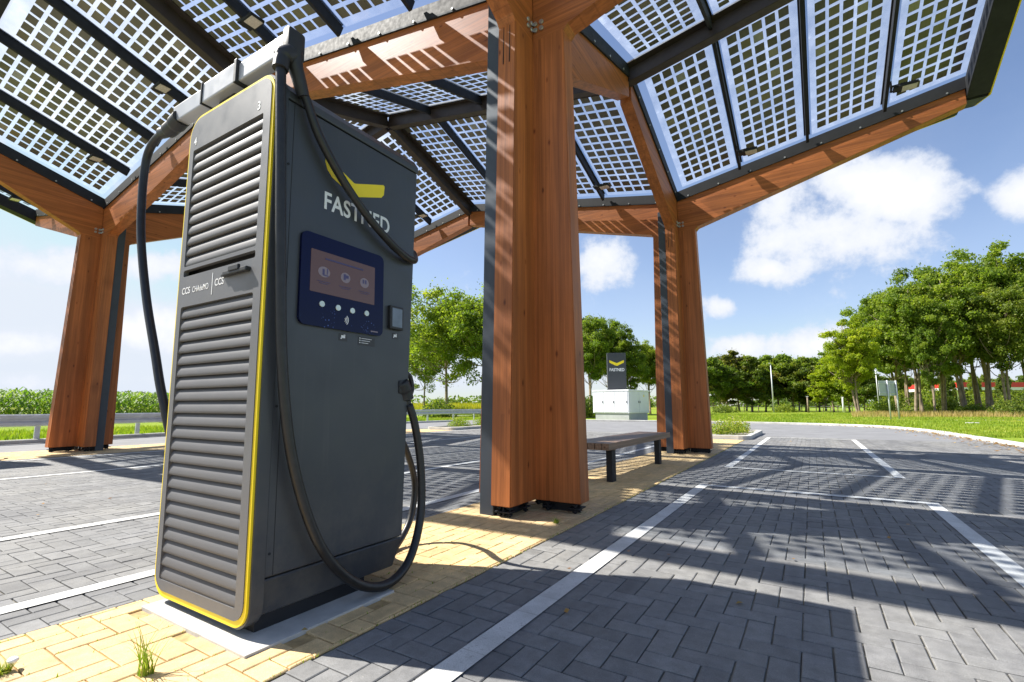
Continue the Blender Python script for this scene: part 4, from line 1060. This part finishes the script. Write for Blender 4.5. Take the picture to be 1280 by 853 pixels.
# corn field beyond the left guard rail
def cornfield():
    r = random.Random(77); vs, fs, tn = [], [], []
    for row_ in range(11):
        for k in range(340):
            y = -22+k*.21+r.uniform(-.06, .06); x = -43.5-row_*.75+r.uniform(-.1, .1)+y*(-.02)
            if y > 40: continue
            H = 1.9*r.uniform(.9, 1.08); base = Vector((x, y, -.03))
            t0 = r.uniform(.2, .8)
            for j in range(8 if row_ < 5 else 5):
                z = H*(.15+.8*j/7 if row_ < 5 else .5+.45*j/4); a = r.uniform(0, 6.28); d = Vector((math.cos(a), math.sin(a), 0)); s = Vector((-d.y, d.x, 0))*.045
                ln = r.uniform(.4, .75); p0 = base+Vector((0, 0, z)); p1 = p0+d*ln*.45+Vector((0, 0, ln*.42)); p2 = p0+d*ln+Vector((0, 0, ln*r.uniform(-.2, .35)))
                n = len(vs); vs.extend([tuple(p0-s), tuple(p0+s), tuple(p1-s), tuple(p1+s), tuple(p2)])
                fs.append((n, n+1, n+3, n+2)); fs.append((n+2, n+3, n+4)); t = min(1, max(0, t0+r.uniform(-.3, .3))); tn.extend([t, t])
            n = len(vs); s = Vector((.02, .0, 0)); t_ = base+Vector((0, 0, H*1.07))
            vs.extend([tuple(base-s), tuple(base+s), tuple(t_)]); fs.append((n, n+1, n+2)); tn.append(.9)
    return leaf_obj('corn_field', vs, fs, tn, M['corn'])
tag(cornfield(), 'tall green maize crop beyond the left guard rail', 'crop', kind='stuff')
sheet('field', [(-400, 40), (-42, 42), (-42, 300), (-400, 300)], .02, M['field'])
def yfield(r):
    D = r.uniform(58, 150); px = r.uniform(470, 640); p = at(px, D); return p.x, p.y, 0, D/60
o = blades('flowering_field', 16000, yfield, leafmat('mustard', (.16, .24, .02), (.36, .34, .03), (.62, .46, .02), .4), .8, .10, 14); tag(o, 'yellow-green flowering field far beyond the left guard rail', 'crop')
# far woods on the horizon
def woods():
    r = random.Random(15); vs, fs, tn = [], [], []
    for k in range(260):
        px = r.uniform(-250, 1400); D = r.uniform(300, 520); p = at(px, D); h = r.uniform(5, 9.5)*(D/380); 
        if px < 230: h *= 1.35
        for _ in range(90):
            d = rdir(r); d.z = abs(d.z); add_leaf(vs, fs, tn, p+Vector((d.x*h*1.3, d.y*h*1.3, d.z*h)), (rdir(r)+d).normalized(), 1.5, r.random()*.6, r)
    return leaf_obj('far_woods', vs, fs, tn, M['leafdark'])
tag(woods(), 'distant line of woods along the horizon', 'woods', kind='stuff')

# ------------------------------------------------------------------ guard rails
def rail(pts, label):
    t = empty('guard_rail', (pts[0][0], pts[0][1], 0), 0, label, 'guard rail', 'guard rails along the left road'); o_ = Vector((pts[0][0], pts[0][1], 0))
    P = [Vector((x, y, 0))-o_ for x, y in pts]; mb = MB()
    prof = [(0, .42), (.035, .45), (.035, .52), (0, .565), (0, .595), (.035, .64), (.035, .71), (0, .74)]
    rings = []
    for i, p in enumerate(P):
        tt = (P[min(i+1, len(P)-1)]-P[max(i-1, 0)]).normalized(); nn = Vector((tt.y, -tt.x, 0))
        rings.append([mb.bm.verts.new(p+nn*(a+.06)+Vector((0, 0, b))) for a, b in prof])
    for a, b in zip(rings, rings[1:]):
        for k in range(len(prof)-1): mb.bm.faces.new((a[k], b[k], b[k+1], a[k+1]))
    mb.build('rail_beam', M['galv'], t)
    # posts every 2.7 m
    acc = 0
    for a, b in zip(P, P[1:]):
        d = (b-a).length; n = max(1, round(d/2.7))
        for k in range(n):
            p = a+(b-a)*(k/n); MB().box(p+Vector((0, 0, .36)), (.06, .11, .72), .004).build('post', M['galv'], t)
rail([(-16.3, -16), (-16.9, -5), (-17.66, 4.4), (-18.9, 9.4)], 'galvanised guard rail left of the charger in front of the maize')
rail([(-20.2, 10.5), (-20.6, 18), (-20.8, 26), (-21.2, 36), (-24, 46)], 'galvanised guard rail seen between the charger and the middle column')
# small timber marker at the end of the near rail
t = MB(); t.box((-18.45, 7.75, .46), (.7, .12, .12), .01); tag(t.build('timber_rail_end', M['bench']), 'short dark timber block at the end of the left guard rail', 'rail end')

# ------------------------------------------------------------------ lamp post, signs, posts
p = at(967, 74); t = empty('lamp_post', (p.x, p.y, 0), 0, 'tall pale lamp post in front of the back tree row', 'lamp post')
hp = hz(455, 74)
MB().tube([(0, 0, 0), (0, 0, hp)], [.12, .07], 10).build('pole', M['galv'], t)
MB().box((-.1, -.35, hp+.02), (.22, .8, .12), .03).build('lamp_head', M['galv'], t)
p = at(1099, 60); t = empty('thin_pole', (p.x, p.y, 0), 0, 'thin pale pole left of the blank sign back', 'pole'); MB().tube([(0, 0, 0), (0, 0, hz(462, 60))], [.07, .05], 8).build('pole', M['galv'], t); MB().box((0, 0, hz(462, 60)), (.12, .12, .08), .02).build('cap', M['galv'], t)
p = at(1112, 33); t = empty('sign_board', (p.x, p.y, 0), -YAW*0+R(18), 'blank grey back of a double sign board on two poles by the kerb', 'sign')
MB().cyl((0, 0, -.05), (0, 0, 2.72), .045).build('pole', M['galv'], t); MB().cyl((.62, .25, -.05), (.62, .25, 2.7), .045).build('pole', M['galv'], t)
a_ = math.atan2(.25, .62); rm = Matrix.Rotation(a_, 3, 'Z')
for k, (s0, s1) in enumerate(((-.62, .22), (.24, .80))):
    c0 = rm @ Vector(((s0+s1)/2, .07, 0)); MB().box((c0.x, c0.y, 2.18), (s1-s0, .02, 1.02), .004, rm).build('panel', M['signback'], t)
for z in (1.85, 2.5):
    c0 = rm @ Vector((.09, .045, 0)); MB().box((c0.x, c0.y, z), (1.4, .03, .05), .004, rm).build('clamp_rail', M['galv'], t)
for i, (px, D, top, lab) in enumerate(((1010, 72, 496, 'grey marker post on the lawn left of the other one'), (1054, 74, 497, 'white topped marker post on the lawn, right one of the pair'))):
    p = at(px, D); t = empty('marker_post', (p.x, p.y, 0), 0, lab, 'post', 'marker posts on the lawn')
    MB().tube([(0, 0, 0), (0, 0, hz(top, D))], [.13, .1], 8).build('shaft', M['whitewall'] if i else M['bark'], t); MB().box((0, 0, hz(top, D)), (.34, .2, .12), .03).build('cap', M['whitewall'] if i else M['cab2'], t)
# field fence behind the row
t = empty('field_fence', (0, 0, 0), 0, 'wire field fence with wooden posts behind the back tree row', 'fence')
Pf = [at(px, 92) for px in range(885, 1085, 9)]
for p in Pf: MB().box(p+Vector((0, 0, .55)), (.14, .14, 1.2), .01).build('post', M['bark'], t)
mb = MB()
for z in (.5, .9): mb.tube([p+Vector((0, 0, z)) for p in Pf], .025, 4)
mb.build('wire', M['galv'], t)
# valve cover in the lawn
p = at(1213, 25.2); tag(MB().box((p.x, p.y, .07), (.5, .35, .1), .02).build('valve_cover', M['concrete']), 'small pale concrete cover in the lawn at right', 'cover')
# footpath strip on the right lawn
pts = [at(1180, 31.5), at(1330, 30.2), at(1330, 31), at(1180, 32.1)]
tag(MB().build('tmp', M['kerb']), kind='structure') if False else None
mb = MB(); mb.quad([(q.x, q.y, .062) for q in pts]); tag(mb.build('footpath', M['kerb']), kind='structure')

# filling station beyond the right trees
p0 = at(1200, 88); st = empty('filling_station', (p0.x, p0.y, 0), -YAW+R(75)-R(75), 'filling station with a red and white roof edge behind the right trees', 'building')
st.rotation_euler = (0, 0, YAW)
zb, ztop_ = hz(488, 88), hz(478.5, 88)
MB().bb((0, -1, zb), (30, 12, zb+.62), .02).build('roof', M['whitewall'], st)
MB().bb((-.05, -1.06, zb+.52), (30.05, 12.05, ztop_), .02).build('roof_fascia', M['red'], st)
for x in (2, 11, 20, 28): MB().bb((x, 2, 0), (x+.45, 2.45, zb-.003), .01).build('pillar', M['whitewall'], st)
MB().bb((1, 9, 0), (18, 11.5, zb-.01)).build('shop_wall', M['bark'], st)
MB().bb((3.2, 8.9, .4), (9, 8.99, 2.4)).build('shop_window', M['grey_screen'], st)
MB().bb((4.3, 1.2, 0), (5.2, 1.9, 2.1), .03).build('fuel_pump', M['bluepanel'], st); MB().bb((13.2, 1.2, 0), (14.1, 1.9, 2.1), .03).build('fuel_pump', M['whitewall'], st)
MB().bb((7.5, 1.2, 0), (8.3, 1.9, 2.1), .03).build('fuel_pump', M['yellow'], st)

# ------------------------------------------------------------------ light and sky
SUN = Vector((-.869, -.283, 1.0)).normalized()
el = math.asin(SUN.z); az = math.atan2(SUN.x, SUN.y)
sd = bpy.data.lights.new('sun', 'SUN'); sd.energy = 5.0; sd.angle = R(.5); sd.color = (1, .955, .88)
so = bpy.data.objects.new('sun', sd); col.objects.link(so); so.rotation_euler = SUN.to_track_quat('Z', 'Y').to_euler()
w = bpy.data.worlds.new('World'); scene.world = w; w.use_nodes = True; nt = w.node_tree; nt.nodes.clear()
out = N(nt, 'ShaderNodeOutputWorld'); bg = N(nt, 'ShaderNodeBackground'); bg.inputs[1].default_value = .050
sky = N(nt, 'ShaderNodeTexSky', sky_type='NISHITA'); sky.sun_disc = False; sky.sun_elevation = el; sky.sun_rotation = az % (2*math.pi)
sky.air_density = 1.0; sky.dust_density = .6; sky.ozone_density = 1.6
tc = N(nt, 'ShaderNodeTexCoord')
def vm(op, a, b=None):
    n = N(nt, 'ShaderNodeVectorMath', operation=op)
    for i, q in enumerate((a, b)):
        if q is None: continue
        if hasattr(q, 'links'): L(nt, q, n.inputs[i])
        else: n.inputs[i].default_value = q
    return n
def ma(op, a, b=None, clamp=False):
    n = N(nt, 'ShaderNodeMath', operation=op, use_clamp=clamp)
    for i, q in enumerate((a, b)):
        if q is None: continue
        if hasattr(q, 'links'): L(nt, q, n.inputs[i])
        else: n.inputs[i].default_value = q
    return n.outputs[0]
D_ = vm('NORMALIZE', tc.outputs['Generated']).outputs[0]
nz = N(nt, 'ShaderNodeTexNoise'); nz.inputs['Scale'].default_value = 7; nz.inputs['Detail'].default_value = 10; nz.inputs['Roughness'].default_value = .62; L(nt, D_, nz.inputs['Vector'])
nzb = N(nt, 'ShaderNodeTexNoise'); nzb.inputs['Scale'].default_value = 3.2; nzb.inputs['Detail'].default_value = 7; nzb.inputs['Roughness'].default_value = .6; L(nt, D_, nzb.inputs['Vector'])
def pdir(px, py):
    r_ = _ray(px, py); return Vector((r_[0]*CYW-r_[1]*SY, r_[0]*SY+r_[1]*CYW, r_[2])).normalized()
# cumulus placed by direction: (px, py, half-width, half-height, strength)
clouds = [(1010, 300, 125, 58, 1.1), (1110, 235, 110, 48, 1.1), (1060, 195, 70, 26, .7), (960, 335, 70, 30, .9), (1280, 235, 55, 40, 1.0), (758, 335, 42, 36, .9), (1000, 432, 75, 24, 1.0), (905, 385, 34, 20, .9), (930, 430, 50, 20, .95), (1060, 420, 50, 20, .8), (870, 395, 24, 14, .6),
          (40, 330, 130, 36, 1.0), (20, 430, 90, 26, .95), (170, 410, 80, 30, .8), (180, 330, 60, 22, .7), (-60, 380, 90, 40, .7), (100, 475, 140, 16, .6), (560, 430, 70, 60, .5), (1400, 260, 120, 90, 1.), (420, 150, 200, 120, .5), (60, 60, 220, 160, .8), (900, 120, 60, 30, .2)]
tot = None
for (px, py, hw, hh, st_) in clouds:
    c = pdir(px, py); ex = (pdir(px+hw, py)-c).length; ey = (pdir(px, py-hh)-c).length
    rt_ = (pdir(px+5, py)-pdir(px-5, py)).normalized(); up = c.cross(rt_); up = up if up.z > 0 else -up
    df = vm('SUBTRACT', D_, tuple(c)).outputs[0]
    a1 = vm('DOT_PRODUCT', df, tuple(rt_/ex)).outputs['Value']; a2 = vm('DOT_PRODUCT', df, tuple(up/ey)).outputs['Value']; a3 = vm('DOT_PRODUCT', df, tuple(c/ex*.5)).outputs['Value']
    q = ma('ADD', ma('ADD', ma('MULTIPLY', a1, a1), ma('MULTIPLY', a2, a2)), ma('MULTIPLY', a3, a3))
    g = ma('MULTIPLY', ma('EXPONENT', ma('MULTIPLY', q, -1.0)), st_)
    tot = g if tot is None else ma('MAXIMUM', tot, g)
nmix = ma('ADD', ma('MULTIPLY', nz.outputs[0], 2.3), ma('MULTIPLY', nzb.outputs[0], 1.0))
dens = ma('ADD', tot, ma('SUBTRACT', nmix, 1.90))
mask = N(nt, 'ShaderNodeMapRange', interpolation_type='SMOOTHSTEP'); mask.inputs[1].default_value = .0; mask.inputs[2].default_value = .48; L(nt, dens, mask.inputs[0])
# thin high veil, thicker towards the horizon
sepz = N(nt, 'ShaderNodeSeparateXYZ'); L(nt, D_, sepz.inputs[0])
veil = N(nt, 'ShaderNodeMapRange'); veil.inputs[1].default_value = .45; veil.inputs[2].default_value = .0; veil.inputs[3].default_value = .04; veil.inputs[4].default_value = .30; L(nt, sepz.outputs[2], veil.inputs[0])
vsk = ma('ADD', veil.outputs[0], ma('MULTIPLY', ma('SUBTRACT', nzb.outputs[0], .5), .35), True)
fac = ma('MAXIMUM', mask.outputs[0], vsk)
cc = N(nt, 'ShaderNodeValToRGB'); e = cc.color_ramp.elements; e[0].position = .0; e[0].color = (6.6, 7.4, 9.0, 1); e[1].position = .9; e[1].color = (10.2, 10.2, 10.2, 1); L(nt, dens, cc.inputs[0])
skyc = mixc(nt, 1.0, sky.outputs[0], (1.72, 1.66, 1.74), 'MULTIPLY')
skyc = mixc(nt, 1.0, skyc, (7.8, 8.4, 9.2), 'DARKEN')
L(nt, mixc(nt, fac, skyc, cc.outputs[0]), bg.inputs[0]); L(nt, bg.outputs[0], out.inputs[0])

scene.view_settings.view_transform = 'Standard'; scene.view_settings.look = 'None'; scene.view_settings.exposure = 1.08; scene.view_settings.gamma = 1
scene.cycles.max_bounces = 8; scene.cycles.transparent_max_bounces = 16; scene.cycles.use_denoising = True
scene.cycles.sample_clamp_indirect = 6
